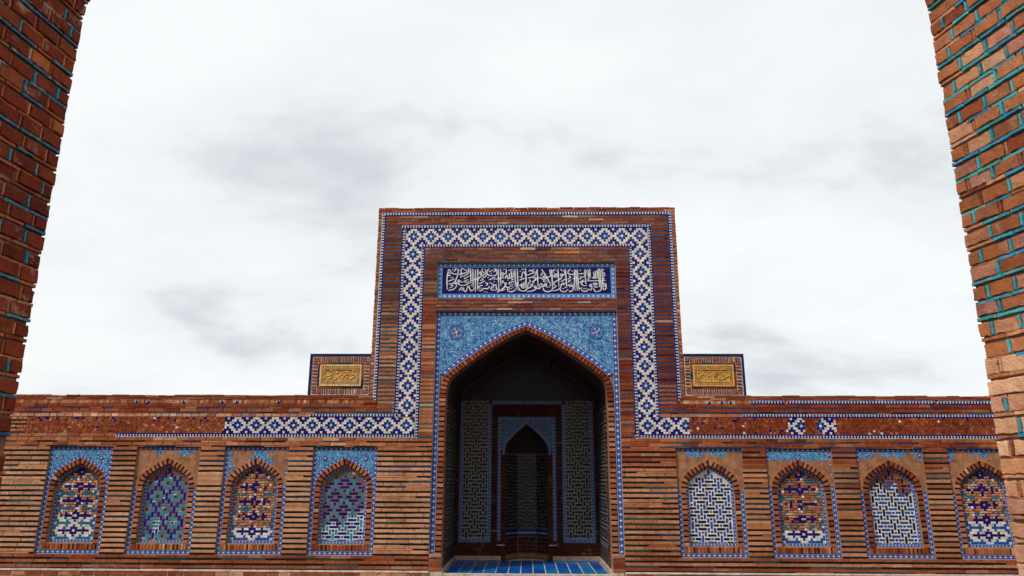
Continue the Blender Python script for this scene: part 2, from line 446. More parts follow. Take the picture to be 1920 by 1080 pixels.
def resample(pts, n):
    d = [0]
    for a, b in zip(pts, pts[1:]): d.append(d[-1]+math.hypot(b[0]-a[0], b[1]-a[1]))
    out = []; j = 0
    for k in range(n+1):
        s_ = d[-1]*k/n
        while j < len(d)-2 and d[j+1] < s_: j += 1
        t = (s_-d[j])/max(1e-9, d[j+1]-d[j]); out.append((pts[j][0]+(pts[j+1][0]-pts[j][0])*t, pts[j][1]+(pts[j+1][1]-pts[j][1])*t))
    return out, d[-1]
def height_at(pts, x):
    """z of a left-to-right polyline above x"""
    if x <= pts[0][0] or x >= pts[-1][0]: return -1e9
    for a, b in zip(pts, pts[1:]):
        if a[0] <= x <= b[0] and b[0] > a[0]:
            return a[1]+(b[1]-a[1])*(x-a[0])/(b[0]-a[0])
    return -1e9
def mirror(half):
    """half: from left spring up to the apex"""
    return half+[(-x, z) for x, z in half[:-1]][::-1]
def shift(pts, dx, dz): return [(x+dx, z+dz) for x, z in pts]
def band_pieces(T, name, inner, outer, y0, y1, mat, period, v0=0.0, cols=None, n=None, parent=None):
    """painted tile strip between two polylines of equal count"""
    s_ = 0.0
    for i in range(len(inner)-1):
        a, b, c, d = inner[i], inner[i+1], outer[i+1], outer[i]
        ln = (math.hypot(b[0]-a[0], b[1]-a[1])+math.hypot(c[0]-d[0], c[1]-d[1]))/2
        u0, u1 = s_/period, (s_+ln)/period; s_ += ln
        cc = cols(((a[0]+c[0])/2, (a[1]+c[1])/2)) if cols else 1.0
        T.shape(name, [a, b, c, d], y0, y1, (cc, cc, cc), mat, 0.0, uv=[(u0, 0.0001), (u1, 0.0001), (u1, 1), (u0, 1)], parent=parent)
def straight_band(T, name, x0, z0, x1, z1, width, y0, y1, mat, period, tile=0.2, cols=None, parent=None):
    """strip from (x0,z0) to (x1,z1), widening to the left of its direction"""
    ln = math.hypot(x1-x0, z1-z0); n = max(1, round(ln/tile)); per = ln/max(1, round(ln/period))
    dx, dz = (x1-x0)/ln, (z1-z0)/ln; nx, nz = -dz*width, dx*width
    gap = 0.0012
    for k in range(n):
        a = ln*k/n+gap; b = ln*(k+1)/n-gap
        P = [(x0+dx*a, z0+dz*a), (x0+dx*b, z0+dz*b), (x0+dx*b+nx, z0+dz*b+nz), (x0+dx*a+nx, z0+dz*a+nz)]
        cc = [cols(p) for p in P] if cols else [1.0]*4
        T.shape(name, P, y0, y1, (1, 1, 1), mat, 0.0, uv=[(a/per, 0.0001), (b/per, 0.0001), (b/per, 1), (a/per, 1)], cols=[(c, c, c) for c in cc], parent=parent)
def slab(g, x0, x1, y0, y1, z0, z1, col):
    v, f = box(x0, x1, y0, y1, z0, z1); g.add(v, f, col)

# motif of the white / navy / blue mosaic bands: 8 cells long, 7 high
def cell_colour(c, r):
    c = (c+4) % 8-4; s_ = abs(c)+abs(r)
    if s_ == 0: return WHITE
    if s_ == 1: return jit(BLUE, .4) if random.random() < .8 else jit((0.02, 0.22, 0.55), .2)
    if s_ == 2: return NAVY
    if s_ <= 4: return WHITE
    if abs(r) == 3 and abs(c) == 4: return WHITE
    return NAVY
def mosaic_band(T, name, horizontal, a0, a1, b0, b1, y, start, period, keep=None, brickmix=(1, 3, 6, 2, 0)):
    """cells along a (from a0 to a1), 7 rows across b; start = a motif centre"""
    cw = period/8; rh = (b1-b0)/7
    k0 = math.ceil((a0-start)/cw-0.5); k1 = math.floor((a1-start)/cw+0.5)
    for k in range(k0, k1+1):
        for r in range(-3, 4):
            a = start+k*cw; b = (b0+b1)/2+r*rh
            if a-cw/2 < a0-0.006 or a+cw/2 > a1+0.006: continue
            x, z = (a, b) if horizontal else (b, a)
            w, h = (cw, rh) if horizontal else (rh, cw)
            c = cell_colour(k, r)
            if keep and not keep(x, z, c):
                T.piece(name, x, y+random.uniform(-.006, 0.003), z, w-0.003, 0.03, h-0.003, bcol(brickmix), BRICK, 'cell')
            else:
                T.piece(name, x, y+random.uniform(-0.001, 0.002), z, w-0.0022, 0.03, h-0.0022, jit(lerp(c, (0.55, 0.42, 0.28), random.random()**3*.3) if c is WHITE else c, .14), GLAZE, 'cell')
def bead_band(T, name, horizontal, a0, a1, b0, b1, y, flip=False, lost=None, pitch=0.045):
    """navy-and-white pearl border: white half strip, navy discs on it, white studs in the navy half"""
    n = max(1, round((a1-a0)/pitch)); p = (a1-a0)/n; w = b1-b0
    def put(a, b, la, lb, dy, col, mat=GLAZE):
        x, z, sx_, sz_ = (a, b, la, lb) if horizontal else (b, a, lb, la)
        T.piece(name, x, y+dy, z, sx_, 0.03, sz_, col, mat, 'cell')
    hi, lo = (b0+w*0.70, b0+w*0.22)
    if flip: hi, lo = lo, hi
    for k in range(n):
        a = a0+(k+.5)*p
        x, z = (a, (b0+b1)/2) if horizontal else ((b0+b1)/2, a)
        if lost and random.random() < lost(x, z):
            put(a, (b0+b1)/2, p*0.97, w*0.94, random.uniform(.0, .008), bcol((2, 3, 4, 1, 2)), BRICK); continue
        put(a, (b0+b1)/2, p, w, 0.0, jit(NAVY))
        put(a, hi, p, w*0.46, -0.0015, jit((0.55, 0.62, 0.68), .15))
        put(a, (b0+b1)/2+(hi-lo)*0.30, p*0.5, w*0.42, -0.003, jit((0.012, 0.015, 0.10)))
        put(a-p/2+0.0005, (b0+b1)/2-(hi-lo)*0.18, p*0.42, w*0.34, -0.003, jit((0.68, 0.72, 0.74), .1))

# interlaced maze of short bars: H-units and V-units on a staggered lattice
def maze_bars(px, pz):
    fx, fz = px/235.0, pz/340.0
    H = [(0, 45, 103, 29), (0, -45, 103, 29), (-60, 0, 66, 29), (60, 0, 66, 29)]; Hs = [(0, 0, 29, 27)]
    V = [(0, 0, 28, 92), (-39, 62, 28, 60), (39, 62, 28, 60), (-39, -62, 28, 60), (39, -62, 28, 60)]; Vs = [(0, 80, 28, 28), (0, -80, 28, 28)]
    out = []
    for (ox, oz) in ((0, 0), (117.5, 170)):
        out += [(('h',), (x+ox)*fx, (z+oz)*fz, w*fx, h*fz) for x, z, w, h in H]
        out += [(('s',), (x+ox)*fx, (z+oz)*fz, w*fx, h*fz) for x, z, w, h in Hs]
        ox2 = ox+117.5
        out += [(('v',), (x+ox2)*fx, (z+oz)*fz, w*fx, h*fz) for x, z, w, h in V]
        out += [(('q',), (x+ox2)*fx, (z+oz)*fz, w*fx, h*fz) for x, z, w, h in Vs]
    return out
def maze_field(T, name, x0, x1, z0, z1, cx, cz, px, pz, y, colfn, top=None, frame=ID, depth=0.03, parent=None, grow=1.0):
    bars = maze_bars(px, pz)
    for i in range(-8, 9):
        for j in range(-14, 15):
            for (k,), bx, bz, w, h in bars:
                x = cx+i*px+bx; z = cz+j*pz+bz; w = w*grow; h = h*grow
                xa, xb, za, zb = max(x0, x-w/2), min(x1, x+w/2), max(z0, z-h/2), min(z1, z+h/2)
                if xb-xa < 0.010 or zb-za < 0.008: continue
                if top:
                    lim = min(top(xa), top(xb))-0.004
                    if lim < za+0.010:
                        continue
                    zb = min(zb, lim)
                T.piece(name, (xa+xb)/2, y+random.uniform(-.001, .002), (za+zb)/2, xb-xa, depth, zb-za, colfn(k, (xa+xb)/2, (za+zb)/2), GLAZE, 'tile', frame, parent)

# ------------------------------------------------------------------ ground
def sheet(name, g, mat):
    o = bpy.data.objects.new(name, mesh_of(name, g, mat)); COL.objects.link(o); o['kind'] = 'structure'; return o
g = Geo(); g.add([(-400, -400, 0), (400, -400, 0), (400, 400, 0), (-400, 400, 0)], [(0, 1, 2, 3)])
sheet('ground', g, GROUND)

CX = 0.012                       # axis of the portal
LEDGE = 0.345                    # top of the plinth
def PX(x): return CX+x

# ------------------------------------------------------------------ the two long walls
PW, PH, PZ = 0.95, 1.51, 0.552
LEFT_C = [-6.605, -5.29, -3.974, -2.658]; RIGHT_C = [2.67, 3.972, 5.275, 6.58]
WALL_TOP = 2.83
MORT = (0.36, 0.20, 0.115); MORTP = (0.70, 0.58, 0.46)
def long_wall(side, label):
    sgn = -1 if side == 'left' else 1
    T = Thing('brick_wall', label, 'wall', (sgn*5.5, 0, 0), 'long walls flanking the portal')
    cs = LEFT_C if sgn < 0 else RIGHT_C
    xa, xb = (-12.5, PX(-1.39)) if sgn < 0 else (PX(1.39), 12.5)       # full reach below the band
    holes = [(c-PW/2, c+PW/2, PZ, PZ+PH) for c in cs]
    # mortar body
    g = Geo(); ys, yb = 0.010, 0.75
    ed = [xa]+[v for h in holes for v in h[:2]]+[xb]
    slab(g, xa, xb, ys, yb, LEDGE, PZ, MORT)
    for i in range(0, len(ed), 2): slab(g, ed[i], ed[i+1], ys, yb, PZ, PZ+PH, MORT)
    for h in holes: slab(g, h[0], h[1], 0.16, yb, PZ, PZ+PH, MORT)
    slab(g, xa, xb, ys, yb, PZ+PH, 2.20, MORT)
    xi, xo = (PX(-1.60), xa) if sgn < 0 else (PX(1.60), xb)
    o0, o1 = min(xi, xo), max(xi, xo)
    slab(g, o0, o1, ys, yb, 2.20, 2.555, MORT)
    xi2 = PX(sgn*1.97); p0, p1 = min(xi2, xo), max(xi2, xo)
    slab(g, p0, p1, ys, yb, 2.555, WALL_TOP-0.02, MORT)
    T.part('mortar_body', g, MORTAR)
    # plinth below the ledge
    g = Geo(); slab(g, xa, xb, -0.02, 0.75, 0.0, LEDGE-0.004, MORTP); T.part('plinth', g, MORTAR)
    g = Geo(); slab(g, xa, xb, -0.036, 0.008, LEDGE-.012, LEDGE+.008, (0.78, 0.68, 0.58)); T.part('mortar_ledge', g, MORTAR)
    brick_field(T, xa, xb, 0.06, LEDGE-0.016, 0.068, 0.22, (1, 2, 5, 2, 1), y=-0.032, joint=0.016, depth=0.05)
    vis = (-12.5, xb) if sgn < 0 else (xa, 12.5)
    def mix(x, z):
        d = abs(x)
        if z < 0.53: return (1.2, 2.6, 5, 2, .5)
        if sgn > 0: return (4.5, 5, 1.6, .3, .6) if z < 1.75 else (.8, 4, 5, 1, .3)
        if z < 1.8: return (9, 2.6, .5, .1, 2.2)
        return (2.5, 5, 3, .4, .6)
    mis = lambda x, z: 0.06 + (0.2 if z > 1.55 else 0)
    brick_field(T, vis[0], vis[1], LEDGE, PZ-0.0, 0.0735, 0.27, None, strip='dark', sfrac=.34, miss=.10, mixfn=mix, coherent=.55, smin=.2, smax=.7, joint=.004)
    brick_field(T, vis[0], vis[1], PZ, PZ+PH, 0.0735, 0.27, None, strip='dark', sfrac=.34, miss=mis, holes=holes, mixfn=mix, coherent=.55, smin=.16, smax=.62, joint=.004)
    kn = 'dark' if sgn < 0 else 'blue'
    brick_field(T, vis[0], vis[1], PZ+PH, 2.20, 0.068, 0.22, None, strip=kn, sfrac=.24, miss=.45, mixfn=mix)
    # bead, mosaic, bead, bricks, bead, coping
    v0, v1 = (vis[0], PX(-1.60)) if sgn < 0 else (PX(1.60), vis[1])
    rowred = (0.4, 2.2, 6, 2.2, .3)
    if sgn < 0:
        bead_band(T, 'bead_border', True, -6.12, v1, 2.202, 2.258, 0.004, True)
        brick_field(T, v0, -6.12, 2.202, 2.258, 0.056, .2, (1, 4, 3, 0, 2))
        keep = lambda x, z, c: (x > -4.49) or ((z > 2.44 and c is NAVY and random.random() < .32) or (random.random() < .008))
        mosaic_band(T, 'mosaic_tile', True, -7.50, PX(-1.659), 2.262, 2.497, 0.006, PX(-1.787), 0.281, keep)
        brick_field(T, v0, -7.50, 2.262, 2.497, 0.06, .12, None, strip='dark', mixfn=lambda x, z: (3, 4, 2, 0, 1))
        bead_band(T, 'bead_border', True, -3.22, PX(-1.97)+.055, 2.499, 2.552, 0.002)
        brick_field(T, v0, -3.22, 2.499, 2.552, 0.053, .12, (4, 3, 1, 0, 4))
        brick_field(T, v0, PX(-2.0), 2.555, 2.70, 0.072, .22, rowred, strip='blue', sfrac=.25, miss=.5)
        bead_band(T, 'bead_border', True, v0, PX(-2.45), 2.70, 2.757, 0.0, False, lambda x, z: .96)
        brick_field(T, PX(-2.45), PX(-2.24), 2.70, 2.757, 0.057, .3, (0, 1, 1, 0, 0), y=-0.012)
        brick_field(T, v0, PX(-2.24), 2.76, WALL_TOP, 0.035, .25, (1, 2, 5, 4, .5), ragged=.007)
    else:
        bead_band(T, 'bead_border', True, v0, v1, 2.202, 2.258, 0.004, True)
        def keep(x, z, c):
            if x < 2.41: return True
            if 3.84 < x < 4.09 or 4.28 < x < 4.57:
                m = 3.965 if x < 4.2 else 4.43
                return abs(x-m)/.15+abs(z-2.38)/.16 < 1.25
            return random.random() < (.10 if x < 4.0 and c is NAVY else .014)
        mosaic_band(T, 'mosaic_tile', True, PX(1.659), v1, 2.262, 2.505, 0.006, PX(1.787), 0.281, keep, (.3, 2, 7, 3, 0))
        bead_band(T, 'bead_border', True, 3.2, v1, 2.507, 2.558, 0.002)
        brick_field(T, PX(1.97), 3.2, 2.507, 2.558, 0.05, .3, (1, 3, 3, 0, 1))
        brick_field(T, PX(2.0), v1, 2.56, 2.70, 0.07, .22, (0.1, 1, 6, 4, .1), strip='blue', sfrac=.25, miss=.5)
        bead_band(T, 'bead_border', True, PX(2.24), v1, 2.70, 2.757, 0.0, False, lambda x, z: .72 if x < 3.35 else .03)
        brick_field(T, PX(2.24), v1, 2.76, WALL_TOP, 0.035, .25, (.5, 2, 5, 4, .5), ragged=.007)
    g = Geo(); slab(g, vis[0], PX(-2.38) if sgn < 0 else vis[1], 0.09, .75, WALL_TOP-.02, WALL_TOP-.012, MORT) if sgn < 0 else slab(g, PX(2.38), vis[1], 0.09, .75, WALL_TOP-.02, WALL_TOP-.012, MORT)
    T.part('coping', g, MORTAR)
    for k in T.pieces:                       # bricks behind the near piers come last in the pick of single parts
        T.pieces[k] = [q if abs(q[2][0]) < 7.4 else (q[0], q[1]*.01)+q[2:] for q in T.pieces[k]]
    T.build(joined=('mosaic_tile', 'bead_border'))
    return T
long_wall('left', 'long brick wall with dark glazed stripes left of the tall portal')
long_wall('right', 'long brick wall with dark glazed stripes right of the tall portal')

# ------------------------------------------------------------------ blind arch panels
P_IN_TOP = mirror(catmull([(-.345, .90), (-.342, .965), (-.322, 1.04), (-.262, 1.112), (-.14, 1.196), (0, 1.268)], 3))
def offset_poly(pts, d):
    """offset outwards (left of a left-to-right arch)"""
    out = []; d_ = d; zl = pts[0][1]; zh = max(p[1] for p in pts)
    for i, p in enumerate(pts):
        d = d_(min(1, max(0, (p[1]-zl)/(zh-zl)))) if callable(d_) else d_
        a = pts[max(0, i-1)]; b = pts[min(len(pts)-1, i+1)]
        dx, dz = b[0]-a[0], b[1]-a[1]; l_ = math.hypot(dx, dz) or 1
        out.append((p[0]-dz/l_*d, p[1]+dx/l_*d))
    m = len(pts)//2                      # keep the apex sharp
    if len(pts) % 2 == 1:
        d = d_(1.0) if callable(d_) else d_
        a = pts[m-1]; b = pts[m]; dx, dz = b[0]-a[0], b[1]-a[1]; l_ = math.hypot(dx, dz)
        cosn = dx/l_
        out[m] = (pts[m][0], pts[m][1]+d/max(.3, cosn))
    return out
def arch_ring(T, arch, d, y0, y1, pitch, frac, weights, dark=(0.012, 0.012, 0.012), name='voussoir', gapname='joint_strip', rev=None):
    """bricks set radially between arch and its offset by d, dark glazed joints between them"""
    m = len(arch)//2
    for half in (arch[:m+1], arch[m:]):
        n = max(2, round(resample(half, 1)[1]/pitch))
        i0, _ = resample(half, n*5)
        o0 = offset_poly(arch, d); o0 = o0[:m+1] if half[0] == arch[0] else o0[m:]
        # sample the offset line at the same parameters as the inner one
        dd = [0]
        for a, b in zip(half, half[1:]): dd.append(dd[-1]+math.hypot(b[0]-a[0], b[1]-a[1]))
        def at(line, s_):
            s_ = min(max(s_, 0), dd[-1]); j = 0
            while j < len(dd)-2 and dd[j+1] < s_: j += 1
            t = (s_-dd[j])/max(1e-9, dd[j+1]-dd[j])
            return (line[j][0]+(line[j+1][0]-line[j][0])*t, line[j][1]+(line[j+1][1]-line[j][1])*t)
        P = dd[-1]/n
        for k in range(n):
            s0 = k*P; s1 = s0+P*frac*random.uniform(.93, 1.0)
            q = [at(half, s0), at(half, s1), at(o0, s1), at(o0, s0)]
            T.shape(name, q, y0+random.uniform(-.004, .003), y1, bcol(weights), BRICK, 0.003)
            q = [at(half, s1), at(half, s0+P), at(o0, s0+P), at(o0, s1)]
            T.shape(gapname, q, y0+0.007, y1, jit(dark, .3), GLAZE, 0.0)
def col_pieces(T, name, mat, arch, x0, x1, z0, z1, y0, y1, tile, keepfn, top_first=True, lostname='terracotta_tile'):
    """square painted tiles of a spandrel, cut along the arch below them"""
    nx = max(1, round((x1-x0)/tile)); nz = max(1, round((z1-z0)/tile))
    for i in range(nx):
        for j in range(nz):
            xa, xb = x0+(x1-x0)*i/nx+.002, x0+(x1-x0)*(i+1)/nx-.002
            za, zb = z0+(z1-z0)*j/nz+.0012, z0+(z1-z0)*(j+1)/nz-.0012
            runs = []; cur = []
            for k in range(9):
                x = xa+(xb-xa)*k/8; lo = max(za, height_at(arch, x)+.001)
                if x <= arch[0][0] or x >= arch[-1][0]: lo = za if True else lo
                if lo < zb-.003: cur.append((x, lo))
                else:
                    if len(cur) > 1: runs.append(cur)
                    cur = []
            if len(cur) > 1: runs.append(cur)
            for r in runs:
                P = r+[(r[-1][0], zb), (r[0][0], zb)]
                cc = [keepfn(p[0], p[1]) for p in P]
                T.shape(name, P, y0+random.uniform(-.001, .001), y1, (1, 1, 1), mat, 0.0, uv=[(p[0]+7.3, p[1]+3.1) for p in P], cols=[(c, c, c) for c in cc])

def diamond_colour(c, k):
    k = (k+3) % 6-3; a = abs(c); q = abs(k)
    if q == 0: return WHITE if a == 0 or a > 6 else NAVY
    if q == 1: return NAVY if a <= 1 or a == 4 else (BLUE if a == 8 else WHITE)
    if q == 2: return NAVY if a == 0 else (TEALP if a in (3, 7, 8) else WHITE)
    return TEALP if 2 <= a <= 7 else WHITE
TEALP = (0.015, 0.19, 0.33)
def blind_panel(cx, label, spec):
    T = Thing('blind_arch_panel', label, 'panel', (cx, 0, PZ), 'arched tile panels set in the long walls')
    hw = PW/2; ox, oz = cx, PZ
    fy = 0.035                                   # face of frame and spandrel, behind the wall face
    IN = shift(P_IN_TOP, ox, oz); RW = lambda t: .079-.006*t; EX = offset_poly(IN, RW)
    zsp = IN[0][1]
    EXB = offset_poly(IN, lambda t: .119-.006*t)
    # mortar plate with the arched opening, and the back of the recess
    g = Geo(); pl = (0.33, 0.21, 0.14)
    slab(g, ox-hw, ox-.345, fy+.012, .15, oz, oz+PH, pl); slab(g, ox+.345, ox+hw, fy+.012, .15, oz, oz+PH, pl)
    slab(g, ox-.345, ox+.345, fy+.012, .15, oz, oz+.15, pl)
    for a, b in zip(IN, IN[1:]):
        v, f = prism([a, b, (b[0], oz+PH), (a[0], oz+PH)], fy+.012, .15); g.add(v, f, pl)
    T.part('mortar_plate', g, MORTAR)
    # grout bed behind the field: white or terracotta where the glazed infill is lost
    g = Geo(); yb = 0.1005; n = 14; m = 26
    for i in range(n):
        for j in range(m):
            x0, x1 = ox-.35+.70*i/n, ox-.35+.70*(i+1)/n; z0, z1 = oz+.14+1.16*j/m, oz+.14+1.16*(j+1)/m
            w = spec['grout'](((x0+x1)/2-ox)/.3, ((z0+z1)/2-oz-.19)/1.07)
            v, f = box(x0, x1, yb, .158, z0, z1); g.add(v, f[:1], jit((0.86, 0.83, 0.76), .05) if w else jit((0.33, 0.115, 0.05) if spec['kind'] == 'maze' else (0.13, 0.06, 0.035), .12))
    T.part('grout_bed', g, MORTAR)
    # outer painted border
    kf = spec.get('keep', lambda u, v: 1.2)
    kk = lambda p: kf((p[0]-ox)/hw, (p[1]-oz)/PH)
    bw = 0.052
    straight_band(T, 'border_tile', ox-hw, oz+PH-bw, ox+hw, oz+PH-bw, bw, fy, fy+.02, BORDER, .072, .19, kk)
    straight_band(T, 'border_tile', ox-hw, oz+0.0, ox+hw, oz, bw, fy, fy+.02, BORDER, .072, .19, lambda p: 1.2)
    straight_band(T, 'border_tile', ox-hw+bw, oz+bw, ox-hw+bw, oz+PH-bw, bw, fy, fy+.02, BORDER, .072, .20, kk)
    straight_band(T, 'border_tile', ox+hw, oz+bw, ox+hw, oz+PH-bw, bw, fy, fy+.02, BORDER, .072, .20, kk)
    # border following the arch
    i1, _ = resample(EX, 22); i2, _ = resample(EXB, 22)
    band_pieces(T, 'border_tile', i1, i2, fy-.001, fy+.02, BORDER, .060, cols=kk)
    # spandrel tiles
    col_pieces(T, 'floral_tile', FLORAL, EXB, ox-hw+bw, ox+hw-bw, zsp-.05, oz+PH-bw, fy, fy+.02, .125, lambda x, z: kf((x-ox)/hw, (z-oz)/PH))
    if spec.get('medal'):
        for s_ in (-1, 1):
            pts = [(ox+s_*.30+.036*math.cos(a*math.pi/4), oz+1.345+.040*math.sin(a*math.pi/4)) for a in range(8)]
            T.shape('medallion', pts, fy-.004, fy+.01, (0.05, 0.03, 0.22), GLAZE, .006)
            pts = [(ox+s_*.30+.019*math.cos(a*math.pi/3), oz+1.345+.021*math.sin(a*math.pi/3)) for a in range(6)]
            T.shape('medallion', pts, fy-.006, fy+.01, (0.55, 0.50, 0.55), GLAZE, .003)
    # brick surround: arch ring, stacked jamb bricks with dark joints, soldier course
    wt = spec.get('brick', (.5, 4, 4, 1, .3))
    arch_ring(T, IN, RW, fy-.004, .12, .060, .66, wt)
    z = oz+.142; k = 0
    while z < zsp-.01:
        h = min(.0735*.70, zsp-z)
        for s_ in (-1, 1):
            T.piece('brick', ox+s_*.384, fy-.004+random.uniform(-.003, .003), z+h/2, .077, .08, h, bcol(wt))
            if z+.0735 < zsp: T.piece('joint_strip', ox+s_*.384, fy+.004, z+.0735*.85, .075, .06, .0735*.28, jit((0.012, 0.012, 0.012), .3), GLAZE, 'tile')
        z += .0735
    x = ox-.42
    while x < ox+.42-.01:
        w = random.uniform(.036, .05)
        if random.random() < .25: T.piece('joint_strip', x+.008, fy+.004, oz+.097, .015, .06, .084, jit((0.012, 0.012, 0.012), .3), GLAZE, 'tile'); x += .017
        w = min(w, ox+.42-x)
        T.piece('brick', x+w/2, fy-.004+random.uniform(-.003, .003), oz+.097, w-.004, .08, .084, bcol(wt)); x += w
    # inner painted border of the recessed field
    fyi = 0.095
    IB = offset_poly(IN, -.042)
    ka = lambda p: 1.2 if random.random() > .08 else .3
    kb = (lambda p: spec['inner']((p[1]-oz)/PH)) if 'inner' in spec else ka
    ib1, _ = resample(IB, 18); ib2, _ = resample(IN, 18)
    band_pieces(T, 'border_tile', ib1, ib2, fyi, fyi+.02, BORDER, .05, cols=kb)
    straight_band(T, 'border_tile', ox-.303, oz+.19, ox-.303, zsp, .042, fyi, fyi+.02, BORDER, .05, .14, kb)
    straight_band(T, 'border_tile', ox+.345, oz+.19, ox+.345, zsp, .042, fyi, fyi+.02, BORDER, .05, .14, kb)
    straight_band(T, 'border_tile', ox-.345, oz+.15, ox+.345, oz+.15, .040, fyi, fyi+.02, BORDER, .05, .13, ka)
    # the field
    fx = .301; zt = oz+.192
    top = lambda x: (height_at(IB, x) if abs(x-ox) < .3025 else -1e9)
    toplim = lambda x: max(top(x), zsp if abs(x-ox) < .3035 else -1e9)
    if spec['kind'] == 'maze':
        maze_field(T, 'glazed_bar', ox-fx, ox+fx, zt, oz+1.3, ox+spec.get('dx', 0), zt+.05, .268, .372, .098, spec['col'], toplim, grow=spec.get('grow', 1.02))
    else:
        cw = fx*2/17; rh = .0345; rows = int(1.05/rh)
        for r in range(rows):
            z0 = zt+r*rh; z1 = z0+rh
            cells = []
            for c in range(-8, 9):
                xc = ox+c*cw
                if min(toplim(xc-cw/2+.002), toplim(xc+cw/2-.002)) < z1+.002: cells.append(None); continue
                col = diamond_colour(c, r-3 if not spec.get('k0') else r-spec['k0'])
                fr = (z0-zt)/1.05
                mt = GLAZE
                if fr > spec['keepto']+.012*math.sin(c*1.7):
                    pk = spec.get('pk', .75)
                    if col is WHITE: lostp = 1-spec.get('pw', .14)
                    elif col is NAVY: lostp = 1-pk
                    else: lostp = 1-spec.get('pt', .5)
                    if random.random() < lostp: col = 'b'
                elif spec.get('teal') and col is TEALP: col = spec['teal']
                cells.append(col)
            c = 0
            while c < 17:
                if cells[c] is None: c += 1; continue
                e_ = c; mxl = random.choice((1, 2, 2, 3)) if cells[c] == 'b' or cells[c] is WHITE else 3
                while e_+1 < 17 and cells[e_+1] is not None and cells[e_+1] == cells[c] and e_-c+1 < mxl: e_ += 1
                xa, xb = ox+(c-8.5)*cw, ox+(e_-7.5)*cw
                if cells[c] == 'b':
                    T.piece('mosaic_brick', (xa+xb)/2, .097-random.uniform(0, .007), (z0+z1)/2+random.uniform(-.002, .002), xb-xa-random.uniform(.002, .007), .03, rh-random.uniform(.003, .009), bcol((3, 4, 1.6, .5, 4)), BRICK, 'brick')
                else:
                    T.piece('mosaic_brick', (xa+xb)/2, .096+random.uniform(-.001, .002), (z0+z1)/2, xb-xa-.003, .03, rh-.003, jit(cells[c], .14), GLAZE, 'tile')
                c = e_+1
    T.build(300)
    return T
def hv(h, v, s, q, k=.2):
    d = {'h': h, 'v': v, 's': s, 'q': q}
    return lambda t, x, z: jit(d[t], k)
top_lost = lambda lim, seed: (lambda u, v: 1.2 if v < .60 else (1.15 if v > lim+.03*math.sin(u*7+seed) else (.10+.10*math.sin(u*4+seed))))
panels = [
 (LEFT_C[0], 'farthest left arched panel with complete light-blue floral corners and brick-patched diamond mosaic', dict(kind='dia', keepto=.30, medal=True, grout=lambda u, v: v < .3, k0=3, pk=.88, pt=.7, pw=.22)),
 (LEFT_C[1], 'arched panel filled with turquoise and navy maze bars, its floral corners mostly lost', dict(kind='maze', grout=lambda u, v: (-.55 < u < -.1 and .08 < v < .27) or random.random() < .05, keep=top_lost(.965, 1.0), grow=1.12, col=hv((0.025, 0.32, 0.44), (0.010, 0.022, 0.30), (0.10, 0.02, 0.02), TURQ), brick=(2, 5, 2, .5, .5))),
 (LEFT_C[2], 'arched panel left of the portal, crumbling brick mosaic with patchy remains of floral corners', dict(kind='dia', keepto=.155, grout=lambda u, v: v < .16, keep=lambda u, v: 1.2 if v < .62 else (1.1 if v > .975 else .52+.3*math.sin(u*5+1)), k0=3, pk=.8, pt=.45, pw=.14, teal=BLUE, brick=(2, 5, 2, .5, .5))),
 (LEFT_C[3], 'arched panel nearest left of the portal, complete floral corners over navy and teal bars', dict(kind='maze', medal=True, grout=lambda u, v: v < .22+.14*(1 if u > .1 else 0)+.05*math.sin(u*9) or (u > .35 and v > .86), grow=1.10, col=hv((0.008, 0.014, 0.19), (0.02, 0.28, 0.42), TEAL, NAVY))),
 (RIGHT_C[0], 'arched panel nearest right of the portal with clean white-grouted navy and blue maze bars', dict(kind='maze', grout=lambda u, v: True, keep=top_lost(.955, 2.3), grow=1.03, col=hv(INK, (0.010, 0.085, 0.40), BLUE, INK, .3), brick=(1, 5, 3, 1, .3))),
 (RIGHT_C[1], 'second arched panel right of the portal, crumbling brick mosaic above white bottom strip', dict(kind='dia', keepto=.155, grout=lambda u, v: v < .16, keep=lambda u, v: 1.2 if v < .62 else (1.1 if v > .885 else .12+.2*math.sin(u*6+2)), k0=3, pk=.62, pt=.36, pw=.06, teal=BLUE, brick=(.6, 5, 4, 1, .3))),
 (RIGHT_C[2], 'third arched panel right of the portal, white-grouted blue bars under a bare top', dict(kind='maze', grout=lambda u, v: v < .74-.10*(1 if u > .35 else 0)+.03*math.sin(u*8), keep=top_lost(.945, 4.0), grow=1.03, col=lambda t, x, z: jit({'h': BLUE, 'v': INK, 's': INK, 'q': BLUE}[t] if z < PZ+.98 or random.random() < .2 else random.choice([INK, (0.2, 0.06, 0.03), (0.012, 0.016, 0.10)]), .25), brick=(.3, 3, 5, 1.5, .2))),
 (RIGHT_C[3], 'farthest right arched panel partly hidden behind the near archway, brick mosaic over white base', dict(kind='dia', keepto=.28, grout=lambda u, v: v < .28, keep=top_lost(.96, 5.2), k0=3, pk=.75, pt=.45, pw=.1, teal=BLUE, brick=(1, 5, 3, 1, .3))),
]
for c, lab, sp in panels: blind_panel(c, lab, sp)
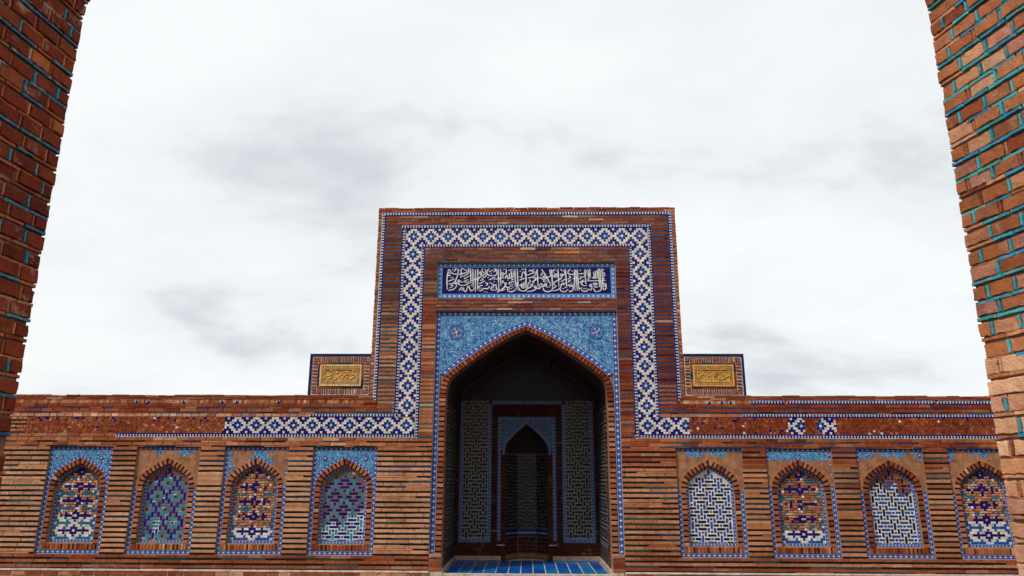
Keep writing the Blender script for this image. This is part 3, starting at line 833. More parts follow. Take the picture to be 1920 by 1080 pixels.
# ------------------------------------------------------------------ brush strokes (lettering)
def stroke_geo(g, pts, w, y0, y1, col, taper=True):
    sm = catmull(pts, 5) if len(pts) > 2 else resample(pts, 4)[0]
    n = len(sm); Lp = []; Rp = []
    for i, p in enumerate(sm):
        a = sm[max(0, i-1)]; b = sm[min(n-1, i+1)]; dx, dz = b[0]-a[0], b[1]-a[1]; l_ = math.hypot(dx, dz) or 1
        t = i/(n-1); k = w*0.5
        if taper: k *= 0.55+0.45*math.sin(math.pi*min(1, max(0, t*0.9+0.12)))
        k *= 0.85+0.3*abs(dz/l_)                     # broad pen: upright strokes are thicker
        Lp.append((p[0]-dz/l_*k, p[1]+dx/l_*k)); Rp.append((p[0]+dz/l_*k, p[1]-dx/l_*k))
    v = [(x, y0, z) for x, z in Lp]+[(x, y0, z) for x, z in Rp]+[(x, y1, z) for x, z in Lp]+[(x, y1, z) for x, z in Rp]
    f = []
    for i in range(n-1):
        f.append((n+i, n+i+1, i+1, i)); f.append((i, i+1, 2*n+i+1, 2*n+i)); f.append((n+i+1, n+i, 3*n+i, 3*n+i+1))
    f.append((0, 2*n, 3*n, n)); f.append((n-1, 2*n-1, 4*n-1, 3*n-1))
    g.add(v, f, col)
def dot_geo(g, x, z, r, y0, y1, col):
    v, f = prism([(x, z-r), (x+r, z), (x, z+r), (x-r, z)], y0, y1); g.add(v, f, col)

# ------------------------------------------------------------------ the portal
T = Thing('tiled_portal', 'tall square brick portal with white and navy mosaic border and blue calligraphy panel', 'portal', (CX, 0, 0))
RX = lambda a, b, s_: (PX(s_*a), PX(s_*b)) if s_ > 0 else (PX(-b), PX(-a))
PMORT = (0.46, 0.32, 0.22)
g = Geo(); Y0, YB = 0.008, 0.30
slab(g, PX(-2.36), PX(2.36), Y0, YB, 4.907, 5.790, PMORT)
slab(g, PX(-1.39), PX(1.39), Y0, YB, 4.12, 4.332, PMORT)
slab(g, PX(-1.39), PX(1.39), .072, YB, 4.332, 4.907, PMORT)
for s_ in (-1, 1):
    a, b = RX(1.39, 1.60, s_); slab(g, a, b, Y0, YB, 2.20, 2.555, PMORT)
    a, b = RX(1.39, 1.97, s_); slab(g, a, b, Y0, YB, 2.555, 2.83, PMORT)
    a, b = RX(1.39, 2.36, s_); slab(g, a, b, Y0, YB, 2.83, 4.907, PMORT)
    a, b = RX(1.215, 1.39, s_); slab(g, a, b, Y0, .062, 0.0, .578, PMORT)
    a, b = RX(1.30, 2.36, s_); slab(g, a, b, .76, 2.6, 0.0, 2.826, PMORT); slab(g, a, b, .302, 2.6, 2.83, 5.812, PMORT)
    a, b = RX(1.30, 1.45, s_); slab(g, a, b, .302, .758, 0, 2.826, PMORT)
slab(g, PX(-1.298), PX(1.298), .302, 2.6, 3.98, 5.812, PMORT)
slab(g, PX(-1.298), PX(1.298), 2.46, 2.6, 0, 3.978, PMORT)
T.part('mortar_body', g, MORTAR)
ARCH_H = [(-1.215, 2.74), (-1.213, 2.84), (-1.203, 2.945), (-1.178, 3.035), (-1.13, 3.108), (-1.04, 3.186), (-.90, 3.296), (-.71, 3.432), (-.54, 3.546), (-.36, 3.654), (-.18, 3.747), (0, 3.820)]
ARCH = mirror(catmull(ARCH_H, 3))
ARCHW = shift(ARCH, CX, 0)
# plate round the arched opening
g = Geo(); pl = (0.26, 0.17, 0.12)
for s_ in (-1, 1):
    a, b = RX(1.215, 1.39, s_); slab(g, a, b, .062, .30, 0.0, 4.12, pl)
for a, b in zip(ARCHW, ARCHW[1:]):
    v, f = prism([a, b, (b[0], 4.12), (a[0], 4.12)], .062, .30); g.add(v, f, pl)
T.part('arch_plate', g, MORTAR)
redtop = (.3, 2.2, 5, 3.2, .5); mixl = lambda x, z: (3, 6, 3, .6, .8) if (x < 0 and z < 3.9) else ((.5, 2.5, 5, 2, .2) if (x < 0 and z < 4.5) else ((.8, 2.5, 5, 2, .2) if x > 0 and z < 3.0 else (.05, .5, 4.5, 5, .05)))
rowmix = lambda x, z: (.9, 1.6, 5, 3.6, .4)
brick_field(T, PX(-2.37), PX(2.37), 5.742, 5.781, .039, .20, redtop); brick_field(T, PX(-2.37), PX(2.37), 5.781, 5.82, .039, .20, redtop, ragged=.006)
for s_ in (-1, 1):
    a, b = RX(2.305, 2.37, s_); brick_field(T, a, b, 2.83, 5.742, .055, .3, (1, 4, 5, 1.5, 1), joint=.02)
    a, b = RX(2.243, 2.303, s_); bead_band(T, 'bead_border', False, 2.76, 5.74, a, b, 0.0, s_ < 0)
    a, b = RX(1.97, 2.241, s_); brick_field(T, a, b, 2.555, 5.525, .0625, .3, None, strip='teal' if s_ < 0 else 'blue', sfrac=.30, miss=.05, mixfn=mixl)
    a, b = RX(1.917, 1.97, s_); bead_band(T, 'bead_border', False, 2.50, 5.467, a, b, 0.002, s_ > 0)
    a, b = RX(1.659, 1.915, s_); mosaic_band(T, 'mosaic_tile', False, 2.497, 5.205, a, b, 0.006, 2.38, .2956)
    a, b = RX(1.602, 1.657, s_); bead_band(T, 'bead_border', False, 2.202, 5.15, a, b, 0.002, s_ < 0)
    a, b = RX(1.39, 1.600, s_)
    brick_field(T, a, b, 2.20, 4.907, .0625, .3, None, strip='teal' if s_ < 0 else 'blue', sfrac=.28, miss=(lambda x, z: .06 if z > 4.3 else .62) if s_ < 0 else (lambda x, z: .08 if z > 3.1 else .6), mixfn=mixl)
    a, b = RX(1.217, 1.39, s_); brick_field(T, a, b, LEDGE, .578, .062, .2, (1, 4, 5, 2, .5), strip='blue', sfrac=.2, miss=.5)
bead_band(T, 'bead_border', True, PX(-2.303), PX(2.303), 5.682, 5.740, -0.001, False)
brick_field(T, PX(-2.243), PX(2.243), 5.525, 5.682, .052, .21, None, strip='teal', sfrac=.24, miss=.15, mixfn=rowmix)
bead_band(T, 'bead_border', True, PX(-1.97), PX(1.97), 5.469, 5.522, 0.001, False)
mosaic_band(T, 'mosaic_tile', True, PX(-1.917), PX(1.917), 5.205, 5.467, 0.006, PX(-1.787), 3.574/13)
bead_band(T, 'bead_border', True, PX(-1.657), PX(1.657), 5.152, 5.203, 0.001, False)
brick_field(T, PX(-1.60), PX(1.60), 4.907, 5.150, .060, .21, None, strip='teal', sfrac=.25, miss=.1, mixfn=rowmix)
brick_field(T, PX(-1.39), PX(1.39), 4.12, 4.332, .053, .21, None, strip='blue', sfrac=.25, miss=.15, mixfn=lambda x, z: (.5, 2, 6, 2, .6))
# calligraphy panel, set back a little
g = Geo(); slab(g, PX(-1.388), PX(1.388), .060, .071, 4.335, 4.905, (0.30, 0.34, 0.38))
ins = T.part('inscription_panel', g, MORTAR, label='navy tile panel with two interlaced rows of white Arabic lettering')
fy = 0.050
ix0, ix1, iz0, iz1 = PX(-1.316), PX(1.316), 4.407, 4.832
straight_band(T, 'border_tile', PX(-1.388), iz1+.003, PX(1.388), iz1+.003, 4.905-iz1-.003, fy, .06, BORDER2, .078, .165, parent=ins)
straight_band(T, 'border_tile', PX(-1.388), 4.335, PX(1.388), 4.335, iz0-.003-4.335, fy, .06, BORDER2, .078, .165, parent=ins)
straight_band(T, 'border_tile', ix0-.003, iz0-.003, ix0-.003, iz1+.003, ix0-.003-PX(-1.388), fy, .06, BORDER2, .078, .14, parent=ins)
straight_band(T, 'border_tile', PX(1.388), iz0-.003, PX(1.388), iz1+.003, PX(1.388)-ix1-.003, fy, .06, BORDER2, .078, .14, parent=ins)
rows_z = [iz0, iz0+.035, iz0+.20, iz0+.345, iz1]
for i in range(17):
    for j in range(4):
        a, b = ix0+(ix1-ix0)*i/17+.0015, ix0+(ix1-ix0)*(i+1)/17-.0015
        T.piece('navy_tile', (a+b)/2, fy+random.uniform(0, .0012), (rows_z[j]+rows_z[j+1])/2, b-a, .01, rows_z[j+1]-rows_z[j]-.003, jit((0.009, 0.010, 0.125), .3), GLAZE, 'tile', ID, ins)
A_L = [  # traced pen strokes, left half (units of 1/11.294 photo pixel from 820,485)
 [(500,190),(560,215),(625,250),(560,290),(450,312),(330,305),(268,265),(235,212),(207,240),(235,292),(265,300)],
 [(212,250),(195,330),(188,450),(202,635)], [(215,330),(240,345),(262,325)], [(330,250),(385,200),(345,190)], [(425,195),(420,320)], [(488,190),(485,385)],
 [(640,180),(655,240),(635,295),(590,330),(480,378)], [(690,195),(702,500)], [(737,200),(752,590)], [(792,215),(800,680)], [(845,205),(845,650)],
 [(878,290),(900,262),(925,288),(905,312),(880,298)], [(925,288),(920,340),(870,400),(790,430),(700,445)],
 [(960,195),(930,232),(975,280),(1012,300),(1015,365),(975,375),(958,330),(1008,290),(1002,200)],
 [(1085,200),(1042,250),(1052,312),(1130,345),(1230,335),(1258,280),(1240,220)], [(1080,262),(1182,222)], [(1200,205),(1228,202),(1225,238),(1180,272)],
 [(1280,200),(1302,640)], [(1332,200),(1342,560)], [(1380,268),(1358,300),(1385,330),(1402,300),(1380,268)], [(1402,300),(1372,372),(1300,410),(1180,418)], [(1455,200),(1452,290),(1402,305)],
 [(1432,402),(1462,330),(1492,402),(1530,392),(1578,395),(1602,355),(1607,240)], [(1520,300),(1530,390)], [(1560,250),(1572,390)], [(1640,200),(1652,580)], [(1692,200),(1710,660)], [(1500,238),(1602,208)],
 [(1740,372),(1782,380),(1800,300),(1832,268),(1870,330)], [(1868,190),(1888,600)],
 [(220,648),(300,640),(370,602),(402,540)], [(228,515),(300,510),(362,470),(402,368),(428,330)], [(380,490),(364,506),(390,522),(408,492),(380,488)], [(440,430),(424,460),(456,476),(470,445),(440,430)],
 [(392,505),(430,502),(470,540),(560,548),(640,512),(695,498)], [(650,430),(600,440),(570,470),(622,482),(672,460)], [(220,462),(352,410)], [(550,412),(662,350)], [(260,545),(302,540),(312,568),(240,606)],
 [(450,652),(512,580)], [(510,662),(540,590),(562,660),(602,668),(650,560),(692,642),(730,662),(782,600)],
 [(962,556),(920,548),(872,576),(880,604),(935,606)], [(870,652),(930,656),(980,612),(1040,620),(1082,600),(1102,558)], [(1100,482),(1180,530),(1222,542),(1152,580),(1140,632),(1200,652),(1252,642)],
 [(870,517),(1005,455)], [(900,447),(962,425),(930,392)], [(1085,437),(1226,370)], [(1010,500),(1062,510),(1030,560)],
 [(1262,690),(1302,640),(1252,620),(1240,520)], [(1272,690),(1352,640),(1422,580),(1432,510)], [(1440,490),(1424,512),(1446,532),(1462,505),(1440,490)], [(1440,560),(1490,602),(1540,572),(1602,560)],
 [(1622,470),(1570,480),(1520,492),(1532,520),(1602,532)], [(1480,620),(1502,670),(1572,682),(1642,650),(1682,590),(1682,480)], [(1345,667),(1432,630)], [(1365,500),(1395,470),(1372,450)],
 [(1730,600),(1750,650),(1832,667),(1902,640)], [(1740,562),(1770,540),(1800,602),(1862,602)], [(1790,500),(1800,600)], [(1830,480),(1836,605)], [(1866,470),(1872,590)], [(1740,442),(1872,390)], [(1560,440),(1622,420)]]
D_L = [(300,215),(455,232),(275,385),(312,385),(500,480),(535,470),(715,550),(1135,295),(1070,380),(1405,215),(1755,258),(1795,216),(1830,216),(1000,685),(1046,690),(1185,602),(1200,470),(1530,622),(1565,622),(1605,600),(1490,440),(1400,395)]
A_R = [  # right half (units of 1/10.971 photo pixel from 985,485)
 [(5,200),(16,570)], [(0,642),(32,600),(60,590)], [(48,386),(130,370),(200,330),(232,260),(225,228)], [(75,255),(100,220),(150,250),(205,272),(130,290),(60,322),(0,300)], [(138,232),(196,200)], [(245,208),(262,545)],
 [(335,205),(400,300),(470,420),(518,512),(498,575)], [(250,392),(312,378),(380,412),(465,370),(560,340),(622,370),(662,340),(682,200)], [(308,335),(352,300),(328,278)], [(160,442),(202,430),(262,372)],
 [(380,340),(364,360),(390,378),(404,350),(380,340)], [(372,430),(402,470)], [(200,540),(188,570),(216,586),(228,560),(200,540)], [(228,565),(200,622),(120,650),(28,662)],
 [(220,602),(282,592),(345,535),(320,500),(268,562)], [(340,562),(372,562),(400,510),(432,502),(444,570),(500,572)], [(400,508),(384,530),(406,548),(422,520),(400,508)],
 [(40,602),(62,590),(144,540),(130,508),(98,532)], [(0,640),(40,580),(62,480)], [(82,420),(102,452),(48,512)], [(160,390),(202,372),(212,410),(150,470),(192,492)],
 [(368,590),(390,640),(470,662),(545,630),(562,570)], [(645,460),(600,470),(590,522),(642,542)], [(560,602),(622,562),(642,540)], [(508,210),(522,345)], [(545,210),(562,602)],
 [(620,300),(604,320),(630,334),(642,305),(620,300)], [(560,242),(632,205)], [(680,200),(692,562)], [(745,300),(728,328),(758,342),(776,310),(745,300)], [(778,318),(740,390),(680,430),(620,452)], [(790,220),(814,260),(822,300),(780,332)],
 [(560,642),(650,632),(722,580),(752,500)], [(718,522),(760,512),(780,490),(800,522),(822,480)], [(735,462),(826,410)], [(832,200),(852,582)],
 [(715,600),(740,652),(820,662),(882,610)], [(870,540),(900,520),(922,562),(942,520),(962,560),(985,520)], [(900,642),(932,662),(982,612),(992,480)], [(1018,210),(1022,645)], [(1046,220),(1070,640)], [(1076,210),(1100,562)],
 [(940,205),(886,250),(900,302),(1000,312),(1100,302),(1232,292),(1264,262),(1240,208)], [(878,412),(936,372),(900,340)], [(878,470),(942,420)], [(1118,412),(1162,372),(1130,350)], [(1120,482),(1212,420)],
 [(1098,560),(1112,602),(1172,580)], [(1245,460),(1190,460),(1158,500),(1200,542),(1272,542)], [(1150,602),(1180,652),(1262,652),(1302,600)], [(1230,230),(1252,512)], [(1180,372),(1242,340),(1254,290)],
 [(1350,508),(1328,540),(1352,562),(1372,530),(1350,508)], [(1290,612),(1350,632),(1374,562)], [(1300,210),(1312,420)], [(1336,200),(1342,402)], [(1318,390),(1290,440),(1400,444),(1530,440),(1662,438)],
 [(1490,500),(1440,490),(1408,502),(1440,532),(1492,512)], [(1400,562),(1460,572),(1502,562)], [(1400,592),(1430,650),(1480,662),(1560,622),(1572,480)],
 [(1385,372),(1420,392),(1440,350),(1460,392),(1492,382)], [(1415,260),(1426,382)], [(1450,240),(1456,382)], [(1486,230),(1492,392)], [(1512,200),(1532,572)], [(1546,200),(1562,602)],
 [(1590,200),(1602,602)], [(1640,490),(1612,520),(1640,552),(1664,520),(1640,490)], [(1590,602),(1630,622),(1662,592),(1664,520)], [(1620,272),(1642,322),(1610,362)], [(1608,412),(1642,392)]]
D_R = [(585,265),(650,240),(740,215),(762,236),(970,245),(990,400),(775,600),(820,580),(945,480),(1105,630),(1208,604),(1246,604),(1455,510),(1620,220),(430,445),(460,470),(290,600),(1140,230)]
g = Geo(); LW = (0.78, 0.78, 0.74)
def imap(px, py): return (PX(-1.312)+(px-828.4)*2.628/317.2, 4.829-(py-500.7)*.422/48.3)
for lst, dots, x0, sc in ((A_L, D_L, 820, 11.294), (A_R, D_R, 985, 10.971)):
    for ks, st in enumerate(lst): stroke_geo(g, [imap(x0+u/sc, 485+v/sc) for u, v in st], 0.0172, fy-.0025-.00003*ks-(.000015 if x0 > 900 else 0), fy+.004, LW)
    for u, v in dots:
        x, z = imap(x0+u/sc, 485+v/sc); dot_geo(g, x, z, .011, fy-.0055, fy+.004, LW)
o = T.part('lettering', g, GLAZE, parent=ins)
# painted frame, spandrels and brick ring of the big arch
fy = 0.046
straight_band(T, 'border_tile', PX(-1.39), 4.045, PX(1.39), 4.045, .075, fy, .062, BORDER, .084, .17)
straight_band(T, 'border_tile', PX(-1.315), .578, PX(-1.315), 4.045, .075, fy, .062, BORDER, .084, .17)
straight_band(T, 'border_tile', PX(1.39), .578, PX(1.39), 4.045, .075, fy, .062, BORDER, .084, .17)
RW = lambda t: .092-.022*t
EX = offset_poly(ARCHW, RW); EXB = offset_poly(ARCHW, lambda t: .167-.022*t)
arch_ring(T, ARCHW, RW, fy-.006, .13, .060, .74, (.1, 2, 7, 1, 0))
i1, _ = resample(EX, 46); i2, _ = resample(EXB, 46)
sel = [k for k in range(47) if abs(i2[k][0]-CX) < 1.325]
band_pieces(T, 'border_tile', [i1[k] for k in sel], [i2[k] for k in sel], fy-.002, .062, BORDER, .084)
col_pieces(T, 'floral_tile', FLORAL, EXB, PX(-1.315), PX(1.315), 2.98, 4.045, fy, .062, .175, lambda x, z: 1.3)
for s_ in (-1, 1):
    mx_, mz_ = PX(s_*1.075), 3.80
    for k in range(14):
        a0, a1 = 2*math.pi*k/14, 2*math.pi*(k+.72)/14
        pts = [(mx_+.088*math.cos(a0), mz_+.088*math.sin(a0)), (mx_+.118*math.cos(a0), mz_+.118*math.sin(a0)), (mx_+.124*math.cos((a0+a1)/2), mz_+.124*math.sin((a0+a1)/2)), (mx_+.118*math.cos(a1), mz_+.118*math.sin(a1)), (mx_+.088*math.cos(a1), mz_+.088*math.sin(a1))]
        T.shape('medallion', pts, fy-.004, fy+.01, jit((0.10, 0.12, 0.42), .3), GLAZE, 0)
    for k in range(9):
        a0 = 2*math.pi*k/9
        pts = [(mx_+.045*math.cos(a0)+.022*math.cos(b*math.pi/3), mz_+.045*math.sin(a0)+.022*math.sin(b*math.pi/3)) for b in range(6)]
        T.shape('medallion', pts, fy-.003, fy+.01, jit((0.42, 0.48, 0.62) if k % 2 else (0.10, 0.12, 0.45), .2), GLAZE, 0)
    pts = [(mx_+.02*math.cos(b*math.pi/4), mz_+.02*math.sin(b*math.pi/4)) for b in range(8)]
    T.shape('medallion', pts, fy-.005, fy+.01, (0.6, 0.6, 0.62), GLAZE, 0)
    rs = random.Random(5+s_); placed = []
    if s_ < 0: gs = Geo()
    for k in range(900):
        x, z = PX(s_*rs.uniform(.06, 1.27)), rs.uniform(3.2, 4.0); r = rs.uniform(.028, .05)
        if z < height_at(EXB, x)+r*1.5 or z > 4.03-r or math.hypot(x-mx_, z-mz_) < .15+r: continue
        if min(z-height_at(EXB, x+q) for q in (-r, r) if abs(x+q-CX) < 1.35) < r*1.3: continue
        if any(math.hypot(x-a, z-b) < .95*(r+c) for a, b, c in placed): continue
        placed.append((x, z, r)); a0 = rs.uniform(0, 6.28); dr = rs.choice((-1, 1))
        pts = [(x+r*(1-t*.75)*math.cos(a0+dr*t*5.2), z+r*(1-t*.75)*math.sin(a0+dr*t*5.2)) for t in (0, .14, .28, .42, .56, .7, .84, 1)]
        stroke_geo(gs, pts, .0085, fy-.0015-len(placed)*.00001, fy+.004, rs.choice(((0.015, 0.05, 0.36), (0.015, 0.05, 0.36), (0.55, 0.70, 0.78))))
T.part('painted_scroll', gs, GLAZE, 'stuff')
z = .32
while z < 2.735:
    h = min(.0735*.72, 2.74-z)
    for s_ in (-1, 1):
        T.piece('brick', PX(s_*1.263), fy-.006+random.uniform(-.004, .004), z+h/2, .092, .20, h, bcol((1.5, 4, 5, 1.2, 1)))
        T.piece('joint_strip', PX(s_*1.263), fy+.004, z+.0735*.86, .088, .2, .0735*.24, jit((0.012, 0.012, 0.014), .3), GLAZE, 'tile')
    z += .0735
T.build(joined=('mosaic_tile', 'bead_border'))

# ------------------------------------------------------------------ deep niche behind the big arch
FZ = 0.315; BY = 1.90
T = Thing('arched_niche', 'deep shadowed niche inside the tall portal with maze tile walls', 'niche', (CX, 1.0, FZ))
prof = [(-1.215, FZ-.02), (-1.215, 1.5)]+ARCH+[(1.215, 1.5), (1.215, FZ-.02)]
g = Geo(); s_ = 0; vv = []; uu = []
for i, p in enumerate(prof):
    if i: s_ += math.hypot(p[0]-prof[i-1][0], p[1]-prof[i-1][1])
    vv += [(PX(p[0])+0.0, .30, p[1]), (PX(p[0]), BY+.05, p[1])]; uu += [(.0003, s_+.001), (BY, s_+.001)]
g.add(vv, [(2*i, 2*i+1, 2*i+3, 2*i+2) for i in range(len(prof)-1)], (1, 1, 1), uu)
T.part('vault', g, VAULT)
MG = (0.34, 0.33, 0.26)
g = Geo()
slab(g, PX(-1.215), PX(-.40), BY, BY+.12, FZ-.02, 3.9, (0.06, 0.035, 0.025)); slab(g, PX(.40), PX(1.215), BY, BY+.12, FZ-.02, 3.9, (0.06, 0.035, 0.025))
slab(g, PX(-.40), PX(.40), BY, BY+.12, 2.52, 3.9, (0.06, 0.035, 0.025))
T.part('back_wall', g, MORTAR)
g = Geo()
for s_ in (-1, 1):
    a, b = RX(.668, 1.088, s_); slab(g, a, b, BY-.004, BY+.01, .653, 2.94, MG)
slab(g, PX(-1.15), PX(1.15), BY-.003, BY+.01, 2.945, 3.72, (0.085, 0.075, 0.06))  # lunette grout darkened to paint the shade under the vault
T.part('grout_bed', g, MORTAR)
dk = lambda t, x, z: jit({'h': (0.010, 0.014, 0.05), 'v': (0.010, 0.012, 0.016), 's': (0.012, 0.03, 0.07), 'q': (0.012, 0.012, 0.02)}[t] if z < 1.4 else (0.012, 0.012, 0.016), .3)  # bars turn near-black higher up: upper niche shade painted in
for s_ in (-1, 1):
    a, b = RX(.668, 1.088, s_)
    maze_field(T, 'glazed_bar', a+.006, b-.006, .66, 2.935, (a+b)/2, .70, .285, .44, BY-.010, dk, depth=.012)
    bw = .058
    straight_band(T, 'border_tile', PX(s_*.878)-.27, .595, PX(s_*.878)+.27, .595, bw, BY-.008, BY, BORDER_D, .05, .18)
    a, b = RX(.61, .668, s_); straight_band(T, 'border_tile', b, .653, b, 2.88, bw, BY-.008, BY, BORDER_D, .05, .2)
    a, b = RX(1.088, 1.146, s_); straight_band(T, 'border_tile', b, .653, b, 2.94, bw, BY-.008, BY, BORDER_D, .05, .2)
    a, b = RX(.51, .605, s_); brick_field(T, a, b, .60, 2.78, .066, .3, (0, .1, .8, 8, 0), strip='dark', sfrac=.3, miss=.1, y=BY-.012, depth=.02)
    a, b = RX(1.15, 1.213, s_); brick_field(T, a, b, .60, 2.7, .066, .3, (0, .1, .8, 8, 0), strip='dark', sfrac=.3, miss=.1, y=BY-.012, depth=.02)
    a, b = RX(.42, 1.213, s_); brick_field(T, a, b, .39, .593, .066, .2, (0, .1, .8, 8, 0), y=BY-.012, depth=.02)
    g = Geo(); a, b = RX(.43, 1.215, s_); slab(g, a, b, BY-.05, BY, FZ, .382, (0.55, 0.40, 0.27)); slab(g, PX(s_*1.215)-.03, PX(s_*1.215)+.03, .06, BY-.05, FZ, .372, (0.55, 0.42, 0.30))
    T.part('skirting', g, STONE)
lun = lambda x: height_at(ARCHW, x)-.03
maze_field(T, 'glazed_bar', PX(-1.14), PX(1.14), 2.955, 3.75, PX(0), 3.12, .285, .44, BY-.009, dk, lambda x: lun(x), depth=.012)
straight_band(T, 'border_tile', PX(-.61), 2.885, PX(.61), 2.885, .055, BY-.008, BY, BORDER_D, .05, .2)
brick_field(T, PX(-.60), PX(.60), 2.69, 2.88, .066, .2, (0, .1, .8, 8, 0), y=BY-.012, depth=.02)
# side walls: brick edge, then dark maze panel
for s_ in (-1, 1):
    if s_ < 0: fr = Matrix(((0, -1, 0, PX(-1.215)), (1, 0, 0, 0), (0, 0, 1, 0), (0, 0, 0, 1)))
    else: fr = Matrix(((0, 1, 0, PX(1.215)), (-1, 0, 0, 0), (0, 0, 1, 0), (0, 0, 0, 1)))
    X = (lambda y: y) if s_ < 0 else (lambda y: -y)
    z = .32
    while z < 2.72:
        y = .26
        while y < .46:
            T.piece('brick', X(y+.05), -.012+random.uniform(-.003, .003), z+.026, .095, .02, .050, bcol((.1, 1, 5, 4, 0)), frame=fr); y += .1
        T.piece('glazed_strip', X(.36), -.006, z+.062, .2, .01, .018, (0.012, 0.012, 0.014), GLAZE, 'tile', fr)
        z += .0735
    g = Geo(); xs = PX(s_*1.215)
    slab(g, min(xs, xs-s_*.004), max(xs, xs-s_*.004), .50, 1.82, .62, 2.72, MG); T.part('grout_bed', g, MORTAR)
    x0, x1 = sorted((X(.52), X(1.80)))
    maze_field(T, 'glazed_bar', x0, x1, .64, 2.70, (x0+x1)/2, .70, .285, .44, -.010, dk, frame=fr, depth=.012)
# glazed floor
g = Geo(); slab(g, PX(-1.19), PX(1.19), .02, BY+.5, .0, FZ-.012, (0.80, 0.72, 0.58)); T.part('floor_bed', g, MORTAR)
frf = Matrix(((1, 0, 0, 0), (0, 0, 1, 0), (0, -1, 0, FZ), (0, 0, 0, 1)))
tw = 2.36/13
for i in range(13):
    y = .065-random.choice((0, 0, .1))
    y = .065
    off = random.choice((.0, .0, .3, .15))
    ends = [.065, .065+.72-off, .065+1.44-off, BY-.055]
    for a, b in zip(ends, ends[1:]):
        c = random.choice(((0.004, 0.10, 0.46), (0.005, 0.14, 0.48), (0.004, 0.075, 0.40), (0.006, 0.19, 0.46)))
        T.piece('floor_tile', PX(-1.18)+tw*(i+.5), random.uniform(-.001, .001), (a+b)/2, tw-.017, .012, b-a-.012, jit(c, .15), GLAZE, 'tile', frf)
g = Geo(); slab(g, PX(-1.215), PX(1.215), -.035, .055, 0.0, FZ+.006, (0.62, 0.52, 0.40))
T.part('threshold', g, STONE)
for s_ in (-1, 1):
    g = Geo(); a, b = RX(1.19, 1.36, s_); slab(g, a, b, -.045, .02, .0, .338, (0.60, 0.52, 0.42)); T.part('corner_stone', g, STONE)
for k in T.pieces:                            # brick colours multiplied down to paint in the recess shade
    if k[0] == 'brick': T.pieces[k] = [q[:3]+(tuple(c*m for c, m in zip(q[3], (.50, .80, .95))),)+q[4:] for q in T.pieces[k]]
T.build()

# ------------------------------------------------------------------ small inner niche in the back wall
T = Thing('mihrab_niche', 'small dark pointed niche with blue floral corners in the back of the deep niche', 'niche', (CX, BY, FZ))
MA = mirror(catmull([(-.36, 2.02), (-.355, 2.12), (-.32, 2.21), (-.22, 2.33), (-.10, 2.44), (0, 2.518)], 3)); MAW = shift(MA, CX, 0)
fy = BY-.014
g = Geo()
for s_ in (-1, 1):
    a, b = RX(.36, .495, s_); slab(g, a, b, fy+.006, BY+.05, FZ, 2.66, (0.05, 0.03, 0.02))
for a, b in zip(MAW, MAW[1:]):
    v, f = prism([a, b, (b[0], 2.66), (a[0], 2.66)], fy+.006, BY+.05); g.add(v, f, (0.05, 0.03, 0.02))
T.part('surround', g, MORTAR)
plan = [(-.40, BY+.05), (-.165, BY+.40), (.165, BY+.40), (.40, BY+.05)]
g = Geo()
for (xa, ya), (xb, yb) in zip(plan, plan[1:]):
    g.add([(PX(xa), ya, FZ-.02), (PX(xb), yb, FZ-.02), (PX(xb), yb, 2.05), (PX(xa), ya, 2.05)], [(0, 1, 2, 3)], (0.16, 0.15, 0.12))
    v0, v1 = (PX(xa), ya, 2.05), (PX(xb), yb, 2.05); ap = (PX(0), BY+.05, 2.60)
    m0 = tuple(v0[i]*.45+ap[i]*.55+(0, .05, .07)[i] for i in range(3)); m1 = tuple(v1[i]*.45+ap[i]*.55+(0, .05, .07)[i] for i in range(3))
    g.add([v0, v1, m1, m0, ap], [(0, 1, 2, 3), (3, 2, 4)], (0.03, 0.02, 0.016))  # hood colour near-black to stand in for its shade
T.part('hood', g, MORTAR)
for (xa, ya), (xb, yb) in zip(plan, plan[1:]):
    ln = math.hypot(xb-xa, yb-ya); ex = ((xb-xa)/ln, (yb-ya)/ln); ey = (-ex[1], ex[0])
    fr = Matrix(((ex[0], ey[0], 0, PX(xa)), (ex[1], ey[1], 0, ya), (0, 0, 1, 0), (0, 0, 0, 1)))
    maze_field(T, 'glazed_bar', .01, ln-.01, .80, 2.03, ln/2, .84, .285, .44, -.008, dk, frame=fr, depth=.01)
    T.piece('border_strip', ln/2, -.012, .765, ln-.01, .012, .05, (0.012, 0.03, 0.16), GLAZE, 'tile', fr)
    T.piece('border_strip', ln/2, -.02, .725, ln-.005, .02, .02, (0.40, 0.42, 0.48), GLAZE, 'tile', fr)
    T.piece('border_strip', ln/2, -.012, .690, ln-.01, .012, .04, (0.012, 0.025, 0.14), GLAZE, 'tile', fr)
    z = .40
    while z < .655:
        x = .01
        while x < ln-.03:
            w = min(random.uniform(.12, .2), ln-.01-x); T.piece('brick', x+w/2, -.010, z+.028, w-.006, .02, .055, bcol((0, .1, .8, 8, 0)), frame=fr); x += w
        z += .064
    T.piece('step', ln/2, -.05, .355, ln-.01, .05, .07, (0.36, 0.17, 0.10), NEAR, 'near', fr)
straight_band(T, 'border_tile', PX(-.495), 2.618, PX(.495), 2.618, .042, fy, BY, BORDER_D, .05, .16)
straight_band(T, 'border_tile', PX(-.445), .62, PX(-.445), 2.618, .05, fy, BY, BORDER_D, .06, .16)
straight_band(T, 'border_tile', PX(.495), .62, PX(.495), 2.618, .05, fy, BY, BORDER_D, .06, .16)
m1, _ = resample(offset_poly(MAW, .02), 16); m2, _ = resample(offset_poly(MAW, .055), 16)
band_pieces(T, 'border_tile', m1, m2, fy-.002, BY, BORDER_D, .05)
col_pieces(T, 'floral_tile', FLORAL_D, offset_poly(MAW, .055), PX(-.445), PX(.445), 2.10, 2.618, fy, BY, .15, lambda x, z: 1.3)
